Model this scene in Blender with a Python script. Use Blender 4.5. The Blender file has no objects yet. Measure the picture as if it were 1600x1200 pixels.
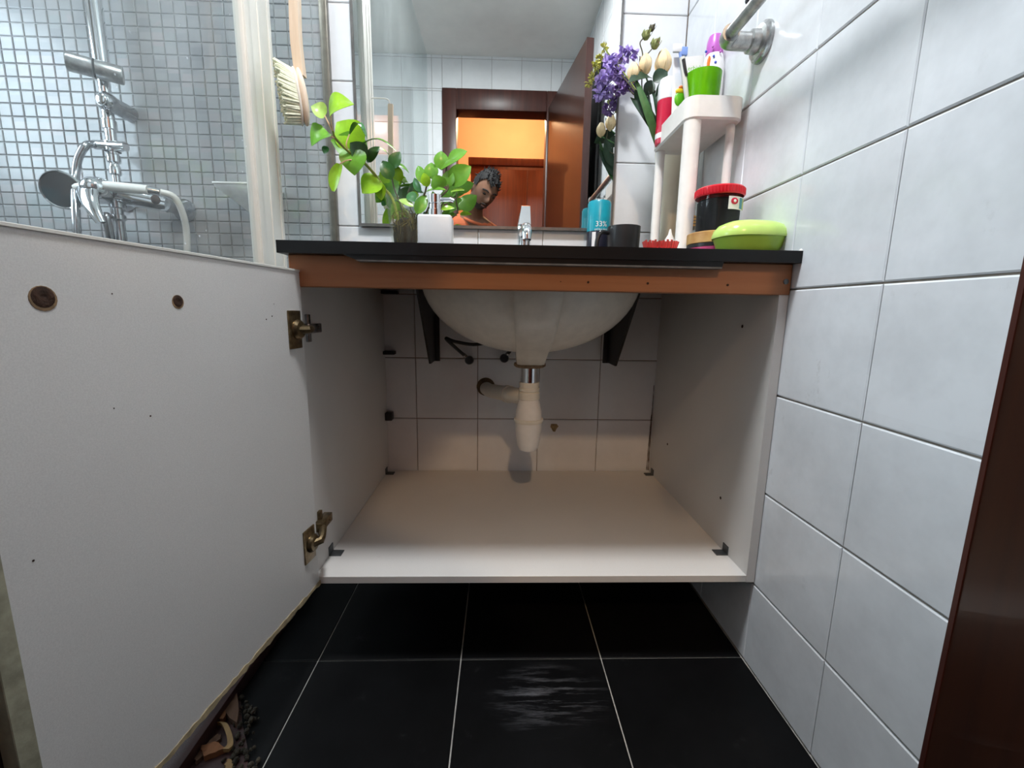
import bpy, bmesh, math, random
from mathutils import Vector, Matrix, Euler
random.seed(7)
SC = bpy.context.scene
COL = SC.collection

# ------------------------------------------------------------------ camera
F_PX = 672.67
YAW, PITCH, ROLL = 0.0316, 0.1681, 0.0161
CAM = Vector((0.009, -1.3859, 0.7342))
_f = Vector((math.sin(YAW)*math.cos(PITCH), math.cos(YAW)*math.cos(PITCH), -math.sin(PITCH)))
_r0 = Vector((math.cos(YAW), -math.sin(YAW), 0)); _u0 = _r0.cross(_f)
_r = _r0*math.cos(ROLL) + _u0*math.sin(ROLL); _u = -_r0*math.sin(ROLL) + _u0*math.cos(ROLL)
cam = bpy.data.cameras.new('camera'); cam.lens = F_PX/1600*36; cam.sensor_width = 36; cam.clip_start = .01
camo = bpy.data.objects.new('camera', cam); COL.objects.link(camo)
camo.matrix_world = Matrix(((_r.x, _u.x, -_f.x, CAM.x), (_r.y, _u.y, -_f.y, CAM.y), (_r.z, _u.z, -_f.z, CAM.z), (0, 0, 0, 1)))
SC.camera = camo

def at(u, v, y):
    """world point that stands at depth plane y and is seen at photo position (u, v)"""
    d = _f*F_PX + _r*(u-800) + _u*(600-v)
    return CAM + d*((y-CAM.y)/d.y)
def atz(u, v, z):
    d = _f*F_PX + _r*(u-800) + _u*(600-v)
    return CAM + d*((z-CAM.z)/d.z)
def atx(u, v, x):
    d = _f*F_PX + _r*(u-800) + _u*(600-v)
    return CAM + d*((x-CAM.x)/d.x)
def proj(p):
    d = Vector(p)-CAM; w = d.dot(_f)
    return 800+F_PX*d.dot(_r)/w, 600-F_PX*d.dot(_u)/w, w
def pxm(y, v=400):
    """metres per pixel at depth y"""
    return (at(801, v, y)-at(800, v, y)).length

# ------------------------------------------------------------------ world, light, exposure
wd = bpy.data.worlds.new('world'); SC.world = wd; wd.use_nodes = True
wd.node_tree.nodes['Background'].inputs[0].default_value = (.6, .75, 1, 1)
wd.node_tree.nodes['Background'].inputs[1].default_value = .0
SC.view_settings.view_transform = 'Standard'; SC.view_settings.look = 'None'
SC.view_settings.gamma = 1; SC.view_settings.use_curve_mapping = False
SC.view_settings.exposure = 0.6
def area(name, loc, size, power, color, rot=(0, 0, 0), shape='DISK', size_y=None):
    l = bpy.data.lights.new(name, 'AREA'); l.shape = shape; l.size = size; l.energy = power; l.color = color
    if size_y: l.size_y = size_y
    o = bpy.data.objects.new(name, l); COL.objects.link(o); o.location = loc; o.rotation_euler = rot
    return o
LAMP = (-0.06, -0.88, 2.385)
SHOWER_LAMP = (-1.12, -0.75, 2.385)
HALL_LAMP = (0.12, -2.87, 2.55)
area('bathroom_lamp_light', (LAMP[0], LAMP[1], 2.352), .24, 17.5, (.94, .97, 1.0))
area('shower_lamp_light', (SHOWER_LAMP[0], SHOWER_LAMP[1], 2.352), .2, 3, (.85, .93, 1.0))
hl = bpy.data.lights.new('hall_lamp_light', 'POINT'); hl.energy = 46; hl.color = (1.0, .67, .38); hl.shadow_soft_size = .05
hlo = bpy.data.objects.new('hall_lamp_light', hl); COL.objects.link(hlo); hlo.location = (HALL_LAMP[0], HALL_LAMP[1], 2.50)

area('shower_window_light', (-1.70, -.55, 1.45), .55, 5.5, (.74, .88, 1.0), (0, math.radians(-90), 0), 'RECTANGLE', .6)
# ------------------------------------------------------------------ materials
MATS = {}
def srgb(r, g, b):
    return tuple(((c/255)/12.92 if c/255 <= .04045 else ((c/255+.055)/1.055)**2.4) for c in (r, g, b)) + (1,)
class NT:
    def __init__(s, name):
        s.m = bpy.data.materials.new(name); s.m.use_nodes = True; s.t = s.m.node_tree
        s.b = s.t.nodes['Principled BSDF']; s.out = s.t.nodes['Material Output']
    def n(s, kind, **kw):
        x = s.t.nodes.new(kind)
        for k, v in kw.items(): setattr(x, k, v)
        return x
    def l(s, a, b): s.t.links.new(a, b)
    def pos(s, scale=(1, 1, 1), coord='world'):
        if coord == 'world': o = s.n('ShaderNodeNewGeometry').outputs['Position']
        else: o = s.n('ShaderNodeTexCoord').outputs['Object']
        mp = s.n('ShaderNodeMapping'); s.l(o, mp.inputs[0]); mp.inputs['Scale'].default_value = scale
        return mp.outputs[0]
    def noise(s, vec, scale, detail=4, rough=.6):
        x = s.n('ShaderNodeTexNoise'); s.l(vec, x.inputs['Vector']); x.inputs['Scale'].default_value = scale
        x.inputs['Detail'].default_value = detail; x.inputs['Roughness'].default_value = rough
        return x.outputs['Fac']
    def ramp(s, fac, stops):
        r = s.n('ShaderNodeValToRGB'); s.l(fac, r.inputs[0]); e = r.color_ramp.elements
        while len(e) < len(stops): e.new(.5)
        for i, (p, c) in enumerate(stops):
            e[i].position = p; e[i].color = c if hasattr(c, '__len__') else (c, c, c, 1)
        return r.outputs[0]
    def mix(s, fac, a, b, mode='MIX'):
        x = s.n('ShaderNodeMix', data_type='RGBA', blend_type=mode)
        if hasattr(fac, 'node'): s.l(fac, x.inputs[0])
        else: x.inputs[0].default_value = fac
        for i, v in ((6, a), (7, b)):
            if hasattr(v, 'node'): s.l(v, x.inputs[i])
            else: x.inputs[i].default_value = v
        return x.outputs[2]
    def math(s, op, a, b=None):
        x = s.n('ShaderNodeMath', operation=op)
        for i, v in ((0, a), (1, b)):
            if v is None: continue
            if hasattr(v, 'node'): s.l(v, x.inputs[i])
            else: x.inputs[i].default_value = v
        return x.outputs[0]
    def bump(s, h, strength=.2, dist=.002):
        b = s.n('ShaderNodeBump'); b.inputs['Strength'].default_value = strength; b.inputs['Distance'].default_value = dist
        s.l(h, b.inputs['Height']); s.l(b.outputs[0], s.b.inputs['Normal'])
    def color(s, c):
        if hasattr(c, 'node'): s.l(c, s.b.inputs['Base Color'])
        else: s.b.inputs['Base Color'].default_value = c
def mat(name, col=None, rough=.5, metal=0, var=.12, scale=30, spec=None, trans=0, sss=0, bump=0, coat=0, ior=None, emit=None):
    """plain procedural material with a little mottling"""
    if name in MATS: return MATS[name]
    t = NT(name); MATS[name] = t.m
    if col is not None:
        if var > 0:
            v = t.pos(coord='obj'); nz = t.noise(v, scale)
            lo = tuple(c*(1-var) for c in col[:3])+(1,); hi = tuple(min(1, c*(1+var)) for c in col[:3])+(1,)
            t.color(t.ramp(nz, [(.3, lo), (.7, hi)]))
            if bump: t.bump(nz, bump)
        else: t.color(col)
    t.b.inputs['Roughness'].default_value = rough; t.b.inputs['Metallic'].default_value = metal
    if spec is not None: t.b.inputs['Specular IOR Level'].default_value = spec
    if trans: t.b.inputs['Transmission Weight'].default_value = trans
    if sss:
        t.b.inputs['Subsurface Weight'].default_value = sss; t.b.inputs['Subsurface Scale'].default_value = .01
    if coat: t.b.inputs['Coat Weight'].default_value = coat
    if ior: t.b.inputs['IOR'].default_value = ior
    if emit:
        t.b.inputs['Emission Color'].default_value = emit[0]; t.b.inputs['Emission Strength'].default_value = emit[1]
    return t.m

def tile_mat(name, base, tint=.03, cloud=.08, pitch=.2, rough=.12, smudge=False, bump=.04):
    t = NT(name); MATS[name] = t.m
    p = t.pos(); cl = t.noise(p, 6, 5, .65)
    lo = tuple(c*(1-cloud) for c in base[:3])+(1,)
    c = t.ramp(cl, [(.35, lo), (.62, base)])
    sn = t.n('ShaderNodeVectorMath', operation='SNAP'); t.l(t.n('ShaderNodeNewGeometry').outputs['Position'], sn.inputs[0])
    sn.inputs[1].default_value = (pitch, pitch, pitch)
    wn = t.n('ShaderNodeTexWhiteNoise', noise_dimensions='3D'); t.l(sn.outputs[0], wn.inputs[0])
    k = t.ramp(wn.outputs['Value'], [(0, 1-tint), (1, 1)])
    c = t.mix(1, c, k, 'MULTIPLY')
    if smudge:
        q = t.pos((1, 3, 2)); s2 = t.noise(q, 9, 6, .7); s3 = t.noise(p, 3.1, 2)
        m = t.math('MULTIPLY', t.ramp(s2, [(.60, 0.0), (.70, 1.0)]), t.ramp(s3, [(.52, 0.0), (.62, 1.0)]))
        c = t.mix(t.math('MULTIPLY', m, .35), c, srgb(150, 148, 145))
    t.color(c); t.b.inputs['Roughness'].default_value = rough
    t.bump(t.noise(p, 14, 3), bump, .002)
    return t.m
M_TILE = tile_mat('white_tile', (.77, .79, .82, 1), cloud=.15, smudge=True)
M_TILEB = tile_mat('white_back_tile', (.78, .79, .81, 1), rough=.14)
M_GROUT = mat('grout_grey', srgb(150, 140, 128), .9, var=.3, scale=25)
M_GROUTD = mat('grout_brown', srgb(128, 108, 92), .9, var=.3, scale=25)

def floor_mat():
    t = NT('black_floor_tile'); MATS['black_floor_tile'] = t.m
    p = t.pos(); a = t.noise(p, 5, 6, .7)
    c = t.ramp(a, [(.35, (.002, .002, .0022, 1)), (.75, (.005, .005, .0055, 1))])
    # chalky wiping streaks left on the tiles in front of the cabinet
    q = t.n('ShaderNodeMapping'); t.l(t.n('ShaderNodeNewGeometry').outputs['Position'], q.inputs[0])
    q.inputs['Rotation'].default_value = (0, 0, -.45); q.inputs['Scale'].default_value = (5, 45, 1)
    st = t.noise(q.outputs[0], 1.4, 5, .75)
    g = t.n('ShaderNodeVectorMath', operation='DISTANCE'); t.l(t.pos((1, 1.5, 0)), g.inputs[0]); g.inputs[1].default_value = (.11, -1.005, 0)
    mk = t.ramp(g.outputs['Value'], [(.03, 1.0), (.13, 0.0)])
    f = t.math('MULTIPLY', t.ramp(st, [(.50, 0.0), (.68, 1.0)]), mk)
    c = t.mix(t.math('MULTIPLY', f, .55), c, srgb(120, 120, 124))
    fine = t.noise(t.pos(), 11, 8, .8)
    c = t.mix(t.math('MULTIPLY', t.ramp(fine, [(.60, 0.0), (.8, 1.0)]), .10), c, srgb(130, 130, 130))
    t.color(c); t.b.inputs['Roughness'].default_value = .42
    t.b.inputs['Specular IOR Level'].default_value = .13
    return t.m
M_FLOOR = floor_mat()
M_FGROUT = mat('floor_grout', srgb(170, 168, 162), .9, var=.35, scale=18)

def mosaic_mat():
    t = NT('grey_mosaic'); MATS['grey_mosaic'] = t.m
    sn = t.n('ShaderNodeVectorMath', operation='SNAP'); ad = t.n('ShaderNodeVectorMath', operation='ADD')
    t.l(t.n('ShaderNodeNewGeometry').outputs['Position'], ad.inputs[0]); ad.inputs[1].default_value = (5*.0345+.495, 0, -.8)
    t.l(ad.outputs[0], sn.inputs[0]); sn.inputs[1].default_value = (.0345, 10, .0345)
    wn = t.n('ShaderNodeTexWhiteNoise', noise_dimensions='3D'); t.l(sn.outputs[0], wn.inputs[0])
    c = t.ramp(wn.outputs['Value'], [(0, srgb(138, 139, 142)), (.4, srgb(150, 150, 151)), (.7, srgb(145, 148, 149)), (1, srgb(156, 151, 152))])
    t.color(c); t.b.inputs['Roughness'].default_value = .22
    t.bump(t.noise(t.pos(), 60, 3), .15, .002)
    return t.m
M_MOSAIC = mosaic_mat()
M_MGROUT = mat('mosaic_grout', srgb(172, 173, 174), .85, var=.2)

def wood(name, c1, c2, axis='x', rough=.5, scale=1.0, coat=0):
    t = NT(name); MATS[name] = t.m
    sc = {'x': (2, 40, 40), 'y': (40, 2, 40), 'z': (40, 40, 2)}[axis]
    p = t.pos(tuple(s*scale for s in sc), 'obj'); a = t.noise(p, 1, 6, .65)
    t.color(t.ramp(a, [(.3, c1), (.7, c2)])); t.b.inputs['Roughness'].default_value = rough
    if coat: t.b.inputs['Coat Weight'].default_value = coat
    t.bump(a, .1, .001)
    return t.m
M_RAIL = wood('orange_timber', srgb(146, 92, 54), srgb(164, 108, 68), 'x', .55)
M_DOORW = wood('brown_door_wood', srgb(34, 17, 12), srgb(52, 27, 16), 'z', .3, 1.0, .45)
M_FRAME = wood('dark_mahogany', srgb(50, 24, 20), srgb(78, 40, 32), 'z', .38)
M_WARD = wood('red_brown_wardrobe', srgb(92, 42, 20), srgb(124, 60, 28), 'z', .45)
M_MAROON = wood('maroon_laminate', srgb(44, 24, 24), srgb(64, 36, 33), 'z', .45)

def melamine(name, base, speck=.08, rough=.45, stain=None):
    t = NT(name); MATS[name] = t.m
    p = t.pos(coord='obj'); a = t.noise(p, 700, 2); b = t.noise(p, 3, 4)
    lo = tuple(c*(1-speck) for c in base[:3])+(1,)
    c = t.ramp(a, [(.3, lo), (.7, base)])
    c = t.mix(1, c, t.ramp(b, [(.3, .93), (.7, 1.0)]), 'MULTIPLY')
    if stain:
        s = t.noise(p, 26, 6, .8)
        c = t.mix(t.math('MULTIPLY', t.ramp(s, [(.66, 0.0), (.74, 1.0)]), stain), c, srgb(120, 95, 75))
    t.color(c); t.b.inputs['Roughness'].default_value = rough
    return t.m
M_MEL = melamine('white_melamine', (.70, .68, .655, 1), stain=.12)
M_DOOR = melamine('door_melamine', (.74, .735, .715, 1), .12)
M_CHIP = mat('swollen_chipboard', srgb(150, 135, 105), .85, var=.35, scale=60, bump=.6)
M_CHIPG = mat('mouldy_edge_band', srgb(150, 148, 128), .7, var=.3, scale=45, bump=.3)
M_RUST = mat('rust', srgb(60, 38, 24), .8, .2, var=.5, scale=150, bump=.6)
M_RUSTL = mat('rust_stain', srgb(128, 104, 76), .8, 0, var=.4, scale=120)
M_GRANITE = NT('black_granite').m; MATS['black_granite'] = M_GRANITE
_b = M_GRANITE.node_tree.nodes['Principled BSDF']; _b.inputs['Base Color'].default_value = (.006, .006, .0065, 1); _b.inputs['Roughness'].default_value = .35; _b.inputs['Specular IOR Level'].default_value = .3
M_STONE = mat('grey_stone_edge', srgb(88, 84, 80), .7, var=.35, scale=40)
M_CERAMIC = mat('ceramic', (.76, .70, .60, 1), .22, var=.06, scale=40)
M_PVC = mat('cream_pvc', (.74, .70, .60, 1), .4, var=.05, scale=30)
M_PVCW = mat('white_pvc', (.78, .76, .72, 1), .35, var=.05, scale=30)
M_BLACKM = mat('black_painted_steel', (.014, .014, .016, 1), .45, .3, var=.3)
M_RUBBER = mat('black_rubber', (.012, .012, .013, 1), .5, var=.2)
M_CHROME = mat('chrome', (.80, .82, .84, 1), .08, 1, var=.04, scale=20)
M_CHROMED = mat('worn_chrome', (.42, .43, .45, 1), .22, 1, var=.3, scale=50)
M_STEEL = mat('galvanised_pipe', (.40, .41, .41, 1), .35, .9, var=.35, scale=60, bump=.1)
M_BRASS = mat('tarnished_hinge', srgb(120, 104, 78), .32, .9, var=.5, scale=90, bump=.2)
M_ZINC = mat('grey_zinc', srgb(92, 96, 98), .45, .7, var=.3)
M_PROFILE = mat('beige_aluminium', (.66, .66, .62, 1), .35, var=.05, scale=10)
M_CHANNEL = mat('olive_channel', srgb(112, 108, 98), .35, .6, var=.2)
M_MIRROR = mat('mirror_silver', (.78, .79, .765, 1), 0.0, 1, var=0)
M_MFRAME = mat('mirror_edge', srgb(120, 118, 116), .3, .7, var=.2)
M_CEIL = mat('ceiling_paint', (.84, .84, .81, 1), .9, var=.04, scale=8)
M_HALL = mat('yellow_paint', srgb(202, 150, 114), .8, var=.04, scale=6)
M_WHITEP = mat('white_plastic', (.80, .78, .75, 1), .35, var=.04)
M_SOAPW = mat('dispenser_white', (.66, .69, .72, 1), .3, var=.04)
M_BLACKP = mat('black_plastic', (.014, .014, .016, 1), .35, var=.2)
M_TEAL = mat('teal_plastic', srgb(0, 150, 172), .3, var=.06)
M_PRINTW = mat('white_print', (.8, .8, .82, 1), .5, var=.02)
M_DIFF = mat('lamp_diffuser', (.9, .9, .9, 1), .5, var=0, emit=((.95, .98, 1, 1), 14))
M_DIFFH = mat('hall_lamp_diffuser', (.9, .8, .6, 1), .5, var=0, emit=((1, .62, .28, 1), 14))

def glass_mat(name, haze, tint=(.96, .985, .98, 1), spots=True, edge=.35):
    t = NT(name); MATS[name] = t.m; t.t.nodes.remove(t.b)
    tr = t.n('ShaderNodeBsdfTransparent'); tr.inputs[0].default_value = tint
    gl = t.n('ShaderNodeBsdfGlossy'); gl.inputs['Roughness'].default_value = .03
    lw = t.n('ShaderNodeLayerWeight'); lw.inputs[0].default_value = .5
    rf = t.math('ADD', t.math('MULTIPLY', t.math('POWER', lw.outputs['Facing'], 4.0), edge), .02 if edge < .5 else .04)
    m1 = t.n('ShaderNodeMixShader'); t.l(rf, m1.inputs[0]); t.l(tr.outputs[0], m1.inputs[1]); t.l(gl.outputs[0], m1.inputs[2])
    df = t.n('ShaderNodeBsdfTranslucent'); df.inputs[0].default_value = (.85, .88, .9, 1)
    d2 = t.n('ShaderNodeBsdfDiffuse'); d2.inputs[0].default_value = (.85, .88, .9, 1)
    md = t.n('ShaderNodeMixShader'); md.inputs[0].default_value = .5; t.l(df.outputs[0], md.inputs[1]); t.l(d2.outputs[0], md.inputs[2])
    h = t.math('MULTIPLY', t.ramp(t.noise(t.pos((1, 1, .3)), 8, 5), [(.35, .4), (.75, 1.0)]), haze)
    if spots:
        vo = t.n('ShaderNodeTexVoronoi'); t.l(t.pos(), vo.inputs['Vector']); vo.inputs['Scale'].default_value = 42
        sp = t.ramp(vo.outputs['Distance'], [(.06, 1.0), (.10, 0.0)])
        sp = t.math('MULTIPLY', sp, t.ramp(t.noise(t.pos(), 17, 2), [(.52, 0.0), (.60, 1.0)]))
        h = t.math('MAXIMUM', h, t.math('MULTIPLY', sp, .55))
    m2 = t.n('ShaderNodeMixShader'); t.l(h, m2.inputs[0]); t.l(m1.outputs[0], m2.inputs[1]); t.l(md.outputs[0], m2.inputs[2])
    t.l(m2.outputs[0], t.out.inputs[0])
    return t.m
M_GLASS = glass_mat('limescaled_shower_glass', .07)
M_GLASSC = glass_mat('clear_shower_glass', .02, spots=False)
M_JAR = glass_mat('clear_jar_plastic', .006, spots=False, edge=.10)

# ------------------------------------------------------------------ mesh helpers
class MB:
    def __init__(s): s.bm = bmesh.new()
    def _new(s, f):
        n0 = len(s.bm.verts); f(); s.bm.verts.ensure_lookup_table(); return s.bm.verts[n0:]
    def box(s, a, b, bevel=0, rot=None, seg=2):
        a, b = Vector(a), Vector(b); c = (a+b)/2; d = b-a
        t = bmesh.new(); bmesh.ops.create_cube(t, size=1, matrix=Matrix.Diagonal((d.x, d.y, d.z, 1)))
        if bevel: bmesh.ops.bevel(t, geom=t.edges[:], offset=bevel, segments=seg, affect='EDGES', profile=.5)
        m = Matrix.Translation(c) @ (rot.to_4x4() if rot else Matrix.Identity(4))
        s.add(t, m); return s
    def add(s, t, m=Matrix.Identity(4)):
        t.transform(m); me = bpy.data.meshes.new('_t'); t.to_mesh(me); t.free(); s.bm.from_mesh(me); bpy.data.meshes.remove(me)
    def tube(s, pts, r, seg=10, cap=True):
        pts = [Vector(p) for p in pts]; n = len(pts)
        rr = r if hasattr(r, '__len__') else [r]*n
        up = None; rings = []
        for i, p in enumerate(pts):
            d = (pts[min(i+1, n-1)]-pts[max(i-1, 0)]).normalized()
            if up is None:
                up = Vector((0, 0, 1)) if abs(d.z) < .9 else Vector((1, 0, 0))
            x = d.cross(up); x = x.normalized() if x.length > 1e-6 else Vector((1, 0, 0)); up = x.cross(d).normalized()
            rings.append([s.bm.verts.new(p+rr[i]*(x*math.cos(2*math.pi*k/seg)+up*math.sin(2*math.pi*k/seg))) for k in range(seg)])
        for a, b in zip(rings, rings[1:]):
            for k in range(seg): s.bm.faces.new((a[k], a[(k+1) % seg], b[(k+1) % seg], b[k]))
        if cap:
            s.bm.faces.new(rings[0][::-1]); s.bm.faces.new(rings[-1])
        return s
    def curve(s, pts, r, n=16, seg=8):
        return s.tube(spline(pts, n), r if not hasattr(r, '__len__') else [r[0]+(r[1]-r[0])*i/n for i in range(n+1)], seg)
    def lathe(s, prof, c, seg=28, axis=None):
        """prof: list of (radius, height) along axis (default z) from point c"""
        c = Vector(c); ax = Vector(axis).normalized() if axis is not None else Vector((0, 0, 1))
        x = ax.cross(Vector((0, 1, 0)) if abs(ax.y) < .9 else Vector((1, 0, 0))).normalized(); y = ax.cross(x)
        rings = []
        for r, h in prof:
            if r < 1e-6: rings.append([s.bm.verts.new(c+ax*h)])
            else: rings.append([s.bm.verts.new(c+ax*h+r*(x*math.cos(2*math.pi*k/seg)+y*math.sin(2*math.pi*k/seg))) for k in range(seg)])
        for a, b in zip(rings, rings[1:]):
            for k in range(seg):
                k2 = (k+1) % seg
                if len(a) == 1 and len(b) == 1: continue
                if len(a) == 1: s.bm.faces.new((a[0], b[k], b[k2]))
                elif len(b) == 1: s.bm.faces.new((a[k], a[k2], b[0]))
                else: s.bm.faces.new((a[k], a[k2], b[k2], b[k]))
        return s
    def ell(s, c, r, rot=None, u=20, v=12):
        t = bmesh.new(); bmesh.ops.create_uvsphere(t, u_segments=u, v_segments=v, radius=1)
        m = Matrix.Translation(Vector(c)) @ (rot.to_4x4() if rot else Matrix.Identity(4)) @ Matrix.Diagonal((r[0], r[1], r[2], 1))
        s.add(t, m); return s
    def prism(s, poly, d):
        """extrude a planar polygon by vector d"""
        d = Vector(d); a = [s.bm.verts.new(Vector(p)) for p in poly]; b = [s.bm.verts.new(Vector(p)+d) for p in poly]
        n = len(poly); s.bm.faces.new(a[::-1]); s.bm.faces.new(b)
        for i in range(n): s.bm.faces.new((a[i], a[(i+1) % n], b[(i+1) % n], b[i]))
        return s
    def loft(s, rings, cap=True):
        R = [[s.bm.verts.new(Vector(p)) for p in r] for r in rings]; n = len(R[0])
        for a, b in zip(R, R[1:]):
            for k in range(n): s.bm.faces.new((a[k], a[(k+1) % n], b[(k+1) % n], b[k]))
        if cap: s.bm.faces.new(R[0][::-1]); s.bm.faces.new(R[-1])
        return s
    def leaf(s, base, tip, width, normal, arch=.2, fold=.25, shape='oval', n=8, thick=.0006):
        base, tip = Vector(base), Vector(tip); L = (tip-base).length; d = (tip-base).normalized()
        nn = Vector(normal); nn = (nn-d*nn.dot(d)).normalized(); side = d.cross(nn)
        prof = {'oval': lambda t: math.sin(math.pi*min(1, t**.85))**.7,
                'heart': lambda t: (math.sin(math.pi*(t*.80+.20))**.9)*(1 if t > .06 else .75) if t < .99 else 0.02,
                'blade': lambda t: math.sin(math.pi*(t*.9+.08))**.5,
                'spade': lambda t: (1-t)**.75*1.05 if t > .18 else .55+2.1*t}[shape]
        cols = (-1, -.55, 0, .55, 1); rows = []
        for lay in (0, 1):
            rr = []
            for i in range(n+1):
                t = i/n; p = base+d*L*t+nn*(arch*L*math.sin(math.pi*t)); w = max(.03, prof(t))*width/2
                rr.append([s.bm.verts.new(p+side*c*w+nn*(fold*w*abs(c)**1.3)-nn*thick*lay) for c in cols])
            rows.append(rr)
        m = len(cols)-1
        for i in range(n):
            for j in range(m):
                a = rows[0]; s.bm.faces.new((a[i][j], a[i][j+1], a[i+1][j+1], a[i+1][j]))
                b = rows[1]; s.bm.faces.new((b[i][j], b[i+1][j], b[i+1][j+1], b[i][j+1]))
        return s
def spline(pts, n=16):
    pts = [Vector(p) for p in pts]; P = [pts[0]*2-pts[1]]+pts+[pts[-1]*2-pts[-2]]; out = []
    k = len(pts)-1
    for i in range(n+1):
        t = i/n*k; j = min(int(t), k-1); t -= j; a, b, c, d = P[j:j+4]
        out.append(.5*((2*b)+(c-a)*t+(2*a-5*b+4*c-d)*t*t+(3*b-a-3*c+d)*t**3))
    return out

ORG = {}
def tag(o, label=None, cat=None, group=None, kind=None):
    for k, v in (('label', label), ('category', cat), ('group', group), ('kind', kind)):
        if v: o[k] = v
    return o
def thing(name, loc, label, cat, group=None):
    o = bpy.data.objects.new(name, None); COL.objects.link(o); o.empty_display_size = .05
    o.location = loc; ORG[o] = Vector(loc); return tag(o, label, cat, group)
def obj(name, mb, m, parent=None, smooth=40, label=None):
    bm = mb.bm; bmesh.ops.recalc_face_normals(bm, faces=bm.faces[:])
    if parent is not None: org = ORG[parent]
    else:
        lo = [min(v.co[i] for v in bm.verts) for i in range(3)]; hi = [max(v.co[i] for v in bm.verts) for i in range(3)]
        org = Vector(((lo[0]+hi[0])/2, (lo[1]+hi[1])/2, lo[2]))
    bm.transform(Matrix.Translation(-org))
    me = bpy.data.meshes.new(name); 
    for f in bm.faces: f.smooth = bool(smooth)
    bm.to_mesh(me); bm.free()
    if smooth: me.set_sharp_from_angle(angle=math.radians(smooth))
    me.materials.append(m)
    o = bpy.data.objects.new(name, me); COL.objects.link(o); ORG[o] = org
    if parent is not None: o.parent = parent
    else: o.location = org
    if label: o['label'] = label
    return o
def struct(name, mb, m, parent=None, smooth=0):
    o = obj(name, mb, m, parent, smooth)
    if parent is None: o['kind'] = 'structure'
    return o
def text_part(name, body, size, m, parent, place):
    """flat lettering; place maps (x, y) of the text plane to a world point"""
    cu = bpy.data.curves.new(name, 'FONT'); cu.body = body; cu.size = size; cu.align_x = 'CENTER'; cu.resolution_u = 3
    to = bpy.data.objects.new(name, cu); COL.objects.link(to)
    dg = bpy.context.evaluated_depsgraph_get(); me = bpy.data.meshes.new_from_object(to.evaluated_get(dg))
    bpy.data.objects.remove(to)
    mb = MB(); mb.bm.from_mesh(me); bpy.data.meshes.remove(me)
    for v in mb.bm.verts: v.co = place(v.co.x, v.co.y)
    return obj(name, mb, m, parent, 0)

# ------------------------------------------------------------------ the room shell
XR, XL = .544, -1.75           # right and left wall faces
YD = -1.83                     # face of the wall that holds the door
ZC = 2.40
# tile helper: bevelled slab, front face at local +n
def tile_mesh(name, w, h, m, th=.006, bv=.0022):
    """w along local x, h along local z, front facing local -y"""
    me = bpy.data.meshes.new(name); x, z = w/2, h/2
    v = [(-x, th, -z), (x, th, -z), (x, th, z), (-x, th, z),
         (-x, bv*.7, -z), (x, bv*.7, -z), (x, bv*.7, z), (-x, bv*.7, z),
         (-x+bv, 0, -z+bv), (x-bv, 0, -z+bv), (x-bv, 0, z-bv), (-x+bv, 0, z-bv)]
    f = [(8, 9, 10, 11)]+[(4+i, 4+(i+1) % 4, 8+(i+1) % 4, 8+i) for i in range(4)]+[(i, (i+1) % 4, 4+(i+1) % 4, 4+i) for i in range(4)]
    me.from_pydata(v, [], f); me.materials.append(m); return me
_tc = {}
def put_tile(name, w, h, m, loc, rot, parent, bv=.0022, jit=.0004):
    k = (name, round(w, 4), round(h, 4), m.name)
    if k not in _tc: _tc[k] = tile_mesh(name, w, h, m, bv=bv)
    o = bpy.data.objects.new(name, _tc[k]); COL.objects.link(o); o.parent = parent
    o.location = Vector(loc)-ORG[parent]; e = Euler(rot); o.rotation_euler = e
    o.location += e.to_matrix() @ Vector((0, random.uniform(0, jit), 0))
    return o
def segs(lines, lo, hi):
    e = [lo]+[x for x in sorted(lines) if lo+.012 < x < hi-.012]+[hi]
    return list(zip(e, e[1:]))
ZL = [.181+.2*k for k in range(0, 12)]

# right wall
wall_right = struct('wall_right', MB().box((XR+.004, YD-.1, -.03), (XR+.08, .08, ZC+.02)), M_GROUT)
for (y0, y1) in segs([-.18-.2015*k for k in range(9)], YD, 0):
    for (z0, z1) in segs(ZL, 0, ZC):
        put_tile('wall_tile', y1-y0-.0010, z1-z0-.0030, M_TILE, (XR, (y0+y1)/2, (z0+z1)/2), (0, 0, -math.pi/2), wall_right)
# back wall, white part behind the vanity
XW = -.494
wall_back = struct('wall_back', MB().box((XW, .004, -.03), (XR+.004, .08, ZC+.02)), M_GROUTD)
for (x0, x1) in segs([.341-.2*k for k in range(4)], XW, XR):
    for (z0, z1) in segs(ZL, 0, ZC):
        put_tile('back_tile', x1-x0-.0018, z1-z0-.0022, M_TILEB, ((x0+x1)/2, 0, (z0+z1)/2), (0, 0, 0), wall_back)
# back wall, mosaic part in the shower
wall_mos = struct('wall_shower', MB().box((XL-.08, .004, -.03), (XW, .08, ZC+.02)), M_MGROUT)
PIT = .0345; cells = []
x = XW-.002
while x-PIT > XL:
    z = ZC
    while z-PIT > 0.0:
        c = Vector((x-PIT/2, 0, z-PIT/2)); u, v, w = proj(c)
        a = proj(c+Vector((.01, 0, 0)))[0]-u; b = v-proj(c+Vector((0, 0, .01)))[1]
        vis = 4 < u < 512 and 4 < v < 352+u*.11-6 and not (368 < u < 440)
        cells.append((a*b if vis else 0, c)); z -= PIT
    x -= PIT
cells.sort(key=lambda t: -t[0])
for a, c in cells[:300]:
    put_tile('mosaic_tile', PIT-.0024, PIT-.0024, M_MOSAIC, c, (random.uniform(-.012, .012), 0, random.uniform(-.012, .012)), wall_mos, bv=.0018, jit=.001)
verts, faces = [], []
tm = tile_mesh('_m', PIT-.0024, PIT-.0024, M_MOSAIC, bv=.0018)
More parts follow.
